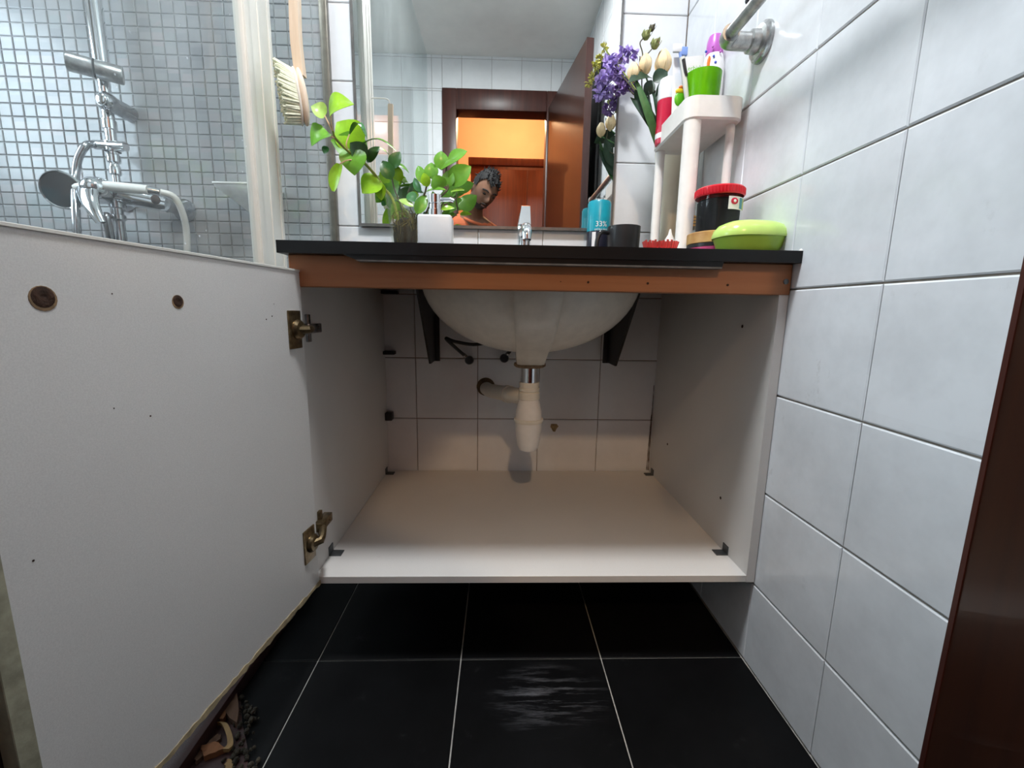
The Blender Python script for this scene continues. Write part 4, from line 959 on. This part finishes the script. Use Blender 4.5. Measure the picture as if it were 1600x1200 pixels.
obj('label_emblem', MB().ell(wrap(jx, jy, R_+.0006, lz_+.003, .22)(0, 0), (.0085, .0012, .0065), Matrix.Rotation(.22, 3, 'Z'), 14, 8), M_CRIM, jg)
obj('label_emblem', MB().ell(wrap(jx, jy, R_+.0016, lz_+.003, .22)(0, 0), (.0035, .0009, .0030), Matrix.Rotation(.22, 3, 'Z'), 10, 6), M_PRINTW, jg)
obj('label_picture', patch(R_+.0006, jx, jy, lz_, .52, .74, .021), mat('teal_print', srgb(80, 150, 170), .4, var=.2), jg, 30)
obj('label_picture', patch(R_+.0006, jx, jy, lz_, .74, .93, .021), mat('pale_green_print', srgb(190, 200, 110), .4, var=.3, scale=90), jg, 30)
# gold-capped clear bottle between the rack legs
qx, qy = at(1078, 360, -.27).x, -.262; qz0 = topz(1078, 357, qy); qz1 = topz(1078, 341, qy); R_ = .029
gb = thing('gold_capped_bottle', (qx, qy, ZT), 'clear bottle with a gold-banded cap behind the rack leg', 'bottle')
obj('glass', MB().lathe([(0, 0), (R_, 0), (R_, qz0-ZT), (0, qz0-ZT)], (qx, qy, ZT), 26), M_JAR, gb)
M_GOLD = mat('gold_cap', srgb(196, 150, 70), .3, .7, var=.15)
cpg = obj('cap', MB().lathe([(0, qz0-ZT), (R_+.001, qz0-ZT), (R_+.001, qz1-ZT), (0, qz1-ZT)], (qx, qy, ZT), 26), M_GOLD, gb)
for f_ in (.2, .5, .8): obj('cap_ring', MB().lathe([(R_+.0008, qz0-ZT+(qz1-qz0)*f_), (R_+.0024, qz0-ZT+(qz1-qz0)*f_+.001), (R_+.0008, qz0-ZT+(qz1-qz0)*f_+.002)], (qx, qy, ZT), 26), M_BLACKP, cpg)
# lime soap box
M_LIME = mat('lime_plastic', srgb(192, 226, 118), .22, var=.05, sss=.0); M_LIME2 = mat('lime_plastic_base', srgb(176, 216, 84), .25, var=.05)
ly = -.52; l_x = at(1172, 370, ly).x; ltz = topz(1180, 346, ly)
sb = thing('soap_box', (l_x, ly, ZT), 'oval lime green soap box at the right end of the worktop', 'soap box')
rz = Matrix.Rotation(.10, 3, 'Z'); lh = ltz-ZT
def oval(a, b, z, n=40): return [Vector((l_x, ly, ZT+z))+rz @ Vector((a*(abs(math.cos(t))**.8)*(1 if math.cos(t) >= 0 else -1), b*(abs(math.sin(t))**.8)*(1 if math.sin(t) >= 0 else -1), 0)) for t in [2*math.pi*k/n for k in range(n)]]
obj('base', MB().loft([oval(.046, .030, .0), oval(.050, .034, .002), oval(.062, .044, lh*.25), oval(.068, .049, lh*.50), oval(.069, .050, lh*.52)]), M_LIME2, sb, 50)
obj('lid', MB().loft([oval(.0705, .0515, lh*.50), oval(.071, .052, lh*.56), oval(.068, .049, lh*.72), oval(.060, .042, lh*.86), oval(.046, .031, lh*.95), oval(.026, .017, lh*.995), oval(.008, .005, lh)]), M_LIME, sb, 60)
# ------------------------------------------------------------------ cream vase with artificial flowers
fy = -.095; fvx = at(1043, 320, fy).x; fvz = ZT+.335
fv = thing('cream_vase', (fvx, fy, ZT), 'tall cream vase in the corner behind the shelf rack', 'vase')
M_CREAM = mat('cream_glaze', srgb(226, 218, 196), .3, var=.06, scale=12)
obj('vase', MB().lathe([(0, 0), (.030, 0), (.031, .01), (.030, .10), (.034, .20), (.041, .30), (.044, .335), (.041, .335), (.030, .2), (.026, .02), (0, .02)], (fvx, fy, ZT), 30), M_CREAM, fv)
V0 = Vector((fvx-.005, fy, ZT+.10)); VM = Vector((fvx-.008, fy-.01, ZT+.335))
M_PUR = mat('purple_petals', srgb(190, 168, 230), .7, var=.25, scale=120); M_PURD = mat('deep_purple_petals', srgb(136, 108, 168), .7, var=.3, scale=120); M_YFL = mat('yellow_petals', srgb(200, 196, 96), .7, var=.25, scale=120); M_CRP = mat('cream_petals', srgb(238, 214, 170), .6, var=.12, scale=60); M_BUD = mat('bud_green', srgb(128, 134, 74), .6, var=.3, scale=120); M_BUDR = mat('bud_pink', srgb(170, 96, 110), .6, var=.2); M_FLEAF = mat('artificial_leaf', srgb(34, 62, 42), .45, var=.3, scale=40); M_BLADE = mat('blade_leaf', srgb(70, 112, 62), .4, var=.25, scale=40)
def flower(name, label, heads, y, m, pr, pn, stem, hw, grp=None):
    """a spray: one stem and a head of many petals at each place"""
    hp = [at(u, v, y+random.uniform(-.012, .012)) for u, v in heads]; t = thing(name, V0, label, 'flower', grp)
    s0 = hp[0]; st = obj('stem', MB().curve([V0, VM, VM.lerp(s0, .5)+Vector((0, -.01, .01)), s0], .0018, 16, 6), stem, t)
    for p in hp[1:]: obj('twig', MB().tube([s0, p], .0012, 5), stem, st)
    for p in hp:
        mb = MB()
        for i in range(pn):
            d = Vector((random.gauss(0, 1), random.gauss(-.35, 1), random.gauss(0, 1))).normalized(); n = d.cross(Vector((random.gauss(0, 1), random.gauss(0, 1), random.gauss(0, 1))))
            b = p+d*pr*.25; mb.leaf(b, p+d*pr*random.uniform(.85, 1.1), pr*hw, n, .15, .3, 'oval', 4)
        o = obj('blossom', mb, m, t, 60); o['kind'] = 'stuff'
    return t
Y1 = -.19
flower('purple_flower', 'light purple spray leaning left over the mirror edge', [(960, 104), (974, 86), (953, 96), (950, 118), (966, 114), (986, 84)], -.062, M_PUR, .024, 30, M_STEMD, .55)
flower('purple_flower', 'deep purple blossom hanging below the light purple spray', [(976, 132), (967, 140), (986, 136)], -.062, M_PURD, .023, 30, M_STEMD, .55)
flower('yellow_flower', 'small yellow-green blossoms at the far left of the bouquet', [(944, 75), (936, 91), (931, 101)], -.055, M_YFL, .014, 22, M_STEM, .4)
for i, (u, v, r_, lb) in enumerate(((990, 113, .019, 'leftmost cream tulip of the bouquet, half behind the purple blossom'), (1008, 101, .021, 'middle cream tulip of the bouquet behind the dark stem'), (1036, 98, .025, 'largest cream tulip, nearest the toothpaste'))):
    p = at(u, v, Y1+.005*i); t = thing('cream_tulip', V0, lb, 'flower', 'cream tulips in the vase')
    obj('stem', MB().curve([V0, VM, VM.lerp(p, .55), p-Vector((0, 0, r_))], .002, 14, 6), M_BLADE, t)
    for k in range(6):
        a = 2*math.pi*k/6+.3*i; R0 = r_*(.42 if k % 2 else .5); b = p+Vector((R0*.25*math.cos(a), R0*.25*math.sin(a), -r_*1.25)); e = p+Vector((R0*.75*math.cos(a), R0*.75*math.sin(a), r_*1.15))
        obj('petal', MB().leaf(b, e, r_*1.5, (math.cos(a), math.sin(a), .05), .22, -.45, 'oval', 7), M_CRP, t, 60)
bs = thing('rosebud_twig', V0, 'bare dark twig with three small rosebuds above the tulips', 'flower')
tw = obj('twig', MB().curve([V0, VM, at(1008, 160, Y1), at(1003, 112, Y1), at(1004, 84, Y1), at(1000, 68, Y1), at(1005, 60, Y1), at(1011, 54, Y1)], [.002, .0014], 28, 6), M_STEMD, bs)
obj('side_twig', MB().curve([at(1003, 112, Y1), at(1000, 98, Y1), at(1000, 88, Y1)], .0014, 8, 5), M_STEMD, tw)
obj('side_twig', MB().curve([at(1006, 90, Y1), at(1013, 83, Y1), at(1020, 75, Y1), at(1024, 70, Y1)], .0014, 8, 5), M_STEMD, tw)
for u, v, r_, m_ in ((1010, 55, .011, M_BUD), (1024, 69, .0115, M_BUD), (1019, 44, .0075, M_STEMD)):
    p = at(u, v, Y1); d = Vector((.35, 0, 1)).normalized()
    bu = obj('rosebud', MB().lathe([(0, -r_*1.2), (r_*.7, -r_*.7), (r_*.9, 0), (r_*.55, r_*.8), (0, r_*1.3)], p, 14, d), m_, bs)
    for k in range(5):
        a = 2*math.pi*k/5; q = Vector((math.cos(a), math.sin(a), .2))
        obj('sepal', MB().leaf(p+q*r_*.6-d*r_*.6, p+q*r_*1.15+d*r_*.7, r_*.7, q, .1, .2, 'oval', 4), M_BUD if m_ is not M_STEMD else M_STEMD, bu, 60)
obj('bud_tip', MB().ell(at(1028, 65, Y1-.006), (.005, .005, .006)), M_BUDR, bs)
fo = thing('bouquet_foliage', V0, 'dark green leaves and long blades of the bouquet above the vase mouth', 'foliage')
for b, t, w, m_, n, dy in (((1018, 122), (982, 129), 20, M_FLEAF, (0, -.7, .7), -.02), ((1020, 128), (1043, 112), 16, M_FLEAF, (.2, -.9, .3), 0), ((1028, 165), (1040, 125), 20, M_FLEAF, (.2, -1, 0), .01), ((1030, 236), (994, 126), 9, M_BLADE, (-.3, -1, 0), -.02), ((1031, 236), (1003, 150), 7, M_BLADE, (-.2, -1, 0), -.01), ((1033, 230), (1020, 138), 8, M_FLEAF, (0, -1, 0), 0), ((1028, 215), (985, 152), 14, M_FLEAF, (0, -1, .2), .0), ((1035, 225), (1030, 150), 12, M_FLEAF, (.1, -1, 0), .01), ((1010, 150), (1018, 125), 14, M_FLEAF, (0, -1, .3), 0), ((1015, 190), (992, 140), 16, M_FLEAF, (-.2, -1, .1), .02)):
    put_leaf(fo, b, t, w, m_, Y1, n, .1, .25, 'oval' if w > 10 else 'blade', dy)
obj('stem_bundle', MB().curve([V0, VM, at(1020, 180, Y1), at(1012, 140, Y1)], .003, 12, 6), M_FLEAF, fo)
# ------------------------------------------------------------------ rotten wood on the floor behind the cabinet door
M_BARK = wood('rotten_brown_wood', srgb(70, 48, 36), srgb(104, 72, 50), 'y', .85, .8); M_BARKO = wood('orange_brown_wood', srgb(104, 62, 34), srgb(140, 88, 50), 'y', .8, .8); M_TAN = wood('tan_veneer', srgb(120, 92, 56), srgb(160, 126, 80), 'y', .7)
def chip(name, label, quad, th, z0, m, lift=(0, 0, 0, 0)):
    """a broken flat piece lying on the floor: outline through photo places, real thickness"""
    t = []
    for (u, v), l in zip(quad, lift): p = atz(u, v, z0); t.append(Vector((p.x, p.y, z0+l)))
    pts = []
    for i in range(len(t)):
        a, b = t[i], t[(i+1) % len(t)]; n_ = 4
        for k in range(n_):
            p = a.lerp(b, k/n_); j = 0 if k == 0 else .003
            pts.append(p+Vector((random.uniform(-j, j), random.uniform(-j, j), 0)))
    o = obj(name, MB().prism(pts, (0, 0, th)), m, None, 0); return tag(o, label, 'wood scrap')
chip('veneer_sheet', 'dark maroon sheet of peeled veneer under the cabinet door', [(388, 1212), (372, 1062), (300, 1065), (210, 1212)], .003, .0005, M_MAROON)
chip('wood_scrap', 'upright grey-brown plank fragment nearest the floor grout', [(371, 1138), (372, 1068), (354, 1085), (352, 1120)], .012, .004, M_BARK)
chip('wood_scrap', 'orange-brown split piece left of the grey-brown plank fragment', [(358, 1100), (349, 1094), (332, 1122), (350, 1132)], .012, .0045, M_BARKO)
chip('wood_scrap', 'brown triangular splinter lowest in the heap', [(354, 1176), (336, 1166), (316, 1172), (320, 1190)], .010, .004, M_BARKO)
chip('wood_scrap', 'long dark splinter lying under the tan curl', [(346, 1158), (341, 1150), (300, 1188), (306, 1196)], .006, .004, M_BARK)
chip('wood_scrap', 'small pale chip at the lower edge of the heap', [(366, 1196), (358, 1190), (352, 1200), (362, 1206)], .006, .004, M_TAN)
c = [atz(u, v, .0) for u, v in ((343, 1139), (352, 1142), (359, 1158), (361, 1174), (354, 1182))]
m = MB(); rr = [];
for p in spline([q+Vector((0, 0, .012)) for q in c], 14): rr.append([p+Vector((-.004, 0, -.004)), p+Vector((.004, 0, -.004)), p+Vector((.005, 0, .003)), p+Vector((-.005, 0, .003))])
o = obj('veneer_curl', MB().loft(rr), M_TAN, None, 20); tag(o, 'thin tan curl of veneer on the heap', 'wood scrap')
m = MB()
for i in range(95):
    u, v = random.choice(((384, 1118), (380, 1140), (386, 1160), (376, 1192), (392, 1195), (360, 1195), (395, 1120)))
    p = atz(u+random.gauss(0, 9), v+random.gauss(0, 12), 0)
    if p.x > -.36 or proj(p)[0] > 410: continue
    r_ = random.uniform(.0010, .0048); m.ell((p.x, p.y, .004+r_*.8), (r_, r_*random.uniform(.6, 1.6), r_), None, 6, 4)
o = obj('wood_crumbs', m, mat('olive_crumbs', srgb(44, 37, 26), .9, var=.6, scale=90), None, 0); tag(o, 'dark olive wood crumbs strewn beside the heap', 'crumbs', kind='stuff')
p = atz(452, 1026, .0); o = obj('splinter', MB().tube([atz(405, 1029, 0)+Vector((0, 0, .002)), atz(414, 1026, 0)+Vector((0, 0, .004)), atz(417, 1023, 0)+Vector((0, 0, .003))], [.0012, .0022, .0008], 6), M_TAN); tag(o, 'single pale splinter by the door edge, farthest from the heap', 'wood scrap')
# ------------------------------------------------------------------ the person in the doorway, seen in the mirror
def cap(m, pts, rad):
    for (a, ra), (b, rb) in zip(list(zip(pts, rad)), list(zip(pts, rad))[1:]): m.tube([Vector(a).lerp(Vector(b), k/6) for k in range(7)], [ra+(rb-ra)*k/6 for k in range(7)], 14)
    for p, r_ in zip(pts, rad): m.ell(p, (r_*.99,)*3, None, 14, 10)
HC = at(757, 297, 1.44); HC = Vector((HC.x, -.028-1.44, HC.z))
HR = Matrix.Rotation(math.radians(15), 3, 'Y') @ Matrix.Rotation(math.radians(-32), 3, 'Z') @ Matrix.Rotation(math.radians(-30), 3, 'X')
def hd(x, y, z): return HC+HR @ Vector((x, y, z))
pe = thing('person', (-.06, -1.95, 0), 'dark-haired person in an orange shirt bending in the doorway, seen in the mirror', 'person')
m = MB()
t_ = bmesh.new(); bmesh.ops.create_uvsphere(t_, u_segments=40, v_segments=30, radius=1)
for v in t_.verts:
    x, y, z = v.co; X, Y, Z = .074*x, .096*y, .116*z
    if z < 0: X *= 1-.30*(-z)**1.3; Y = Y*(1-.12*(-z)) + .012*(-z)
    if y > 0:
        g = lambda cx, cz, sx, sz: math.exp(-((X-cx)/sx)**2-((Z-cz)/sz)**2)
        Y += .024*g(0, -.026, .011, .018)+.012*g(0, -.004, .008, .022)+.008*g(0, .022, .045, .010)-.012*g(.030, .004, .015, .011)-.012*g(-.030, .004, .015, .011)+.007*g(0, -.066, .020, .008)+.010*g(0, -.100, .020, .014)
    v.co = (X, Y, Z)
t_.transform(HR.to_4x4()); t_.transform(Matrix.Translation(HC)); m.add(t_)
for s in (-1, 1): m.ell(hd(s*.077, -.012, -.008), (.008, .017, .030), HR, 12, 8)
NB = Vector((-.165, -1.62, 1.315)); SL, SR = Vector((-.315, -1.645, 1.29)), Vector((.015, -1.64, 1.20)); CH = Vector((-.13, -1.72, 1.18)); PV = Vector((-.06, -1.95, .90))
cap(m, [hd(0, -.03, -.05), hd(0, -.045, -.10), NB], [.052, .052, .058])
cap(m, [NB, CH, CH.lerp(PV, .55), PV], [.070, .125, .118, .125]); cap(m, [SL, NB, SR], [.052, .062, .052]); cap(m, [SL+Vector((.05, 0, -.03)), CH], [.06, .10]); cap(m, [SR+Vector((-.05, 0, -.03)), CH], [.06, .10])
EL, ER, WL, WR = Vector((-.335, -1.63, 1.00)), Vector((.10, -1.66, .93)), Vector((-.085, -1.49, .755)), Vector((.11, -1.50, .745))
cap(m, [SL, EL, WL], [.050, .041, .028]); cap(m, [SR, ER, WR], [.050, .041, .028])
for W, s in ((WL, 1), (WR, -1)):
    pc = W+Vector((s*.035, .022, -.012)); m.ell(pc, (.045, .020, .040), Matrix.Rotation(s*.3, 3, 'Y'), 14, 10)
    for k in range(4):
        b = pc+Vector((s*.024, .006, .028-.019*k)); l_ = (.9, 1, .95, .78)[k]; cap(m, [b, b+Vector((s*.026*l_, .008, .002)), b+Vector((s*.044*l_, -.004, .001)), b+Vector((s*.050*l_, -.018, 0))], [.0095, .009, .0085, .0075])
    cap(m, [pc+Vector((-s*.012, .006, .026)), pc+Vector((-s*.002, .014, .050)), pc+Vector((s*.016, .006, .066))], [.0115, .010, .0085])
HIPS = [Vector((-.135, -1.96, .88)), Vector((.025, -1.96, .88))]; KN = [Vector((-.14, -1.91, .48)), Vector((.04, -1.91, .48))]; AN = [Vector((-.14, -1.99, .085)), Vector((.04, -1.99, .085))]
for h_, k2, a2 in zip(HIPS, KN, AN):
    cap(m, [h_, k2, a2], [.078, .055, .038]); cap(m, [a2+Vector((0, -.02, -.045)), a2+Vector((0, .14, -.058))], [.038, .027])
def organic(name, mb, mt, parent, vox, it=4):
    o = obj(name, mb, mt, parent, 180); r_ = o.modifiers.new('r', 'REMESH'); r_.mode = 'VOXEL'; r_.voxel_size = vox; r_.use_smooth_shade = True
    s = o.modifiers.new('s', 'SMOOTH'); s.iterations = it; s.factor = .5; return o
M_SKIN = mat('brown_skin', srgb(128, 88, 66), .5, var=.1, scale=40); M_SHIRT = mat('orange_shirt', srgb(214, 112, 72), .85, var=.1, scale=30, bump=.1); M_HAIR = mat('black_hair', (.012, .011, .012, 1), .8, var=.4, scale=120, bump=.5); M_TROUS = mat('dark_trousers', (.03, .032, .04, 1), .85, var=.15)
body = organic('body', m, M_SKIN, pe, .006)
m = MB(); cap(m, [CH+Vector((-.01, .01, .06)), CH, CH.lerp(PV, .55), PV+Vector((0, 0, -.02))], [.108, .136, .130, .136]); cap(m, [SL, NB+Vector((-.045, -.02, -.022))], [.063, .074]); cap(m, [SR, NB+Vector((.05, -.015, -.05))], [.063, .074]); cap(m, [NB+Vector((0, -.03, -.05)), CH], [.088, .125]); cap(m, [SL+Vector((.05, 0, -.03)), CH], [.072, .11]); cap(m, [SR+Vector((-.05, 0, -.03)), CH], [.072, .11])
cap(m, [SL, SL.lerp(EL, .62)], [.062, .058]); cap(m, [SR, SR.lerp(ER, .62)], [.062, .058]); organic('shirt', m, M_SHIRT, pe, .008, 3)
m = MB(); ring = [NB+Vector((.078*math.cos(a)+.012, .062*math.sin(a)+.012, .020*math.sin(a)*-1-.024*math.cos(a)-.006)) for a in [2*math.pi*k/28 for k in range(29)]]; m.tube(ring, .009, 8); obj('collar', m, M_SHIRT, pe)
m = MB(); cap(m, [PV+Vector((0, 0, .04)), PV], [.128, .134])
for h_, k2, a2 in zip(HIPS, KN, AN): cap(m, [h_, k2, a2+Vector((0, 0, .03))], [.088, .066, .056])
organic('trousers', m, M_TROUS, pe, .010, 3)
m = MB()
for a2 in AN: m.ell(a2+Vector((0, .05, -.058)), (.046, .13, .026))
obj('slippers', m, M_BLACKP, pe)
# hair, brows, eyes, beard
t_ = bmesh.new(); bmesh.ops.create_uvsphere(t_, u_segments=48, v_segments=36, radius=1); kill = []
for v in t_.verts:
    x, y, z = v.co; lim = .50+.10*math.sin(9*x) if y > .35 else (.12 if y > -.1 else -.35); lim = lim if y > .35 or abs(x) < .75 else .05
    if z < lim: kill.append(v)
    n_ = 1.06+.05*math.sin(23*x+5*y)*math.sin(19*z+11*y)+.05*max(0, y)*z; v.co = (.076*x*n_, .098*y*n_, .120*z*n_)
bmesh.ops.delete(t_, geom=kill, context='VERTS'); t_.transform(HR.to_4x4()); t_.transform(Matrix.Translation(HC)); m = MB(); m.add(t_)
for i in range(140):
    a, b = random.uniform(0, 6.28), random.uniform(.15, 1.25); d = Vector((math.sin(b)*math.cos(a)*.078, math.sin(b)*math.sin(a)*.10, math.cos(b)*.124))
    if d.y > .04 and d.z < .07: continue
    e = d*1.10+Vector((random.gauss(0, .006), random.gauss(.004, .006), random.gauss(0, .006))); m.tube([hd(*d), hd(*e)], [.006, .002], 5)
obj('hair', m, M_HAIR, pe, 60)
for s in (-1, 1):
    obj('eyebrow', MB().curve([hd(s*.012, .094, .022), hd(s*.030, .090, .028), hd(s*.050, .074, .022)], .0042, 8, 6), M_HAIR, pe)
    obj('eye', MB().ell(hd(s*.030, .0815, .003), (.013, .006, .0055), HR), mat('dark_eye', (.02, .015, .012, 1), .2, var=0), pe)
M_BEARD = mat('beard_stubble', srgb(52, 40, 34), .8, var=.4, scale=160)
m = MB(); t_ = bmesh.new(); bmesh.ops.create_uvsphere(t_, u_segments=40, v_segments=30, radius=1); kill = []
for v in t_.verts:
    x, y, z = v.co
    if z > -.48-.05*abs(x) or y < -.15: kill.append(v)
    X, Y, Z = .0755*x, .0975*y, .118*z; X *= 1-.30*max(0, -z)**1.3; Y = Y*(1-.12*(-z))+.012*(-z)+(.011*math.exp(-(X/.020)**2-((Z+.100)/.014)**2) if y > 0 else 0); v.co = (X, Y, Z)
bmesh.ops.delete(t_, geom=kill, context='VERTS'); t_.transform(HR.to_4x4()); t_.transform(Matrix.Translation(HC)); m.add(t_); obj('beard', m, M_BEARD, pe, 60)
obj('moustache', MB().curve([hd(-.022, .088, -.052), hd(0, .102, -.047), hd(.022, .088, -.052)], .0045, 8, 6), M_BEARD, pe)
obj('lips', MB().curve([hd(-.018, .091, -.066), hd(0, .102, -.065), hd(.018, .091, -.066)], .0045, 8, 6), mat('lips', srgb(84, 52, 46), .7, var=.1), pe)
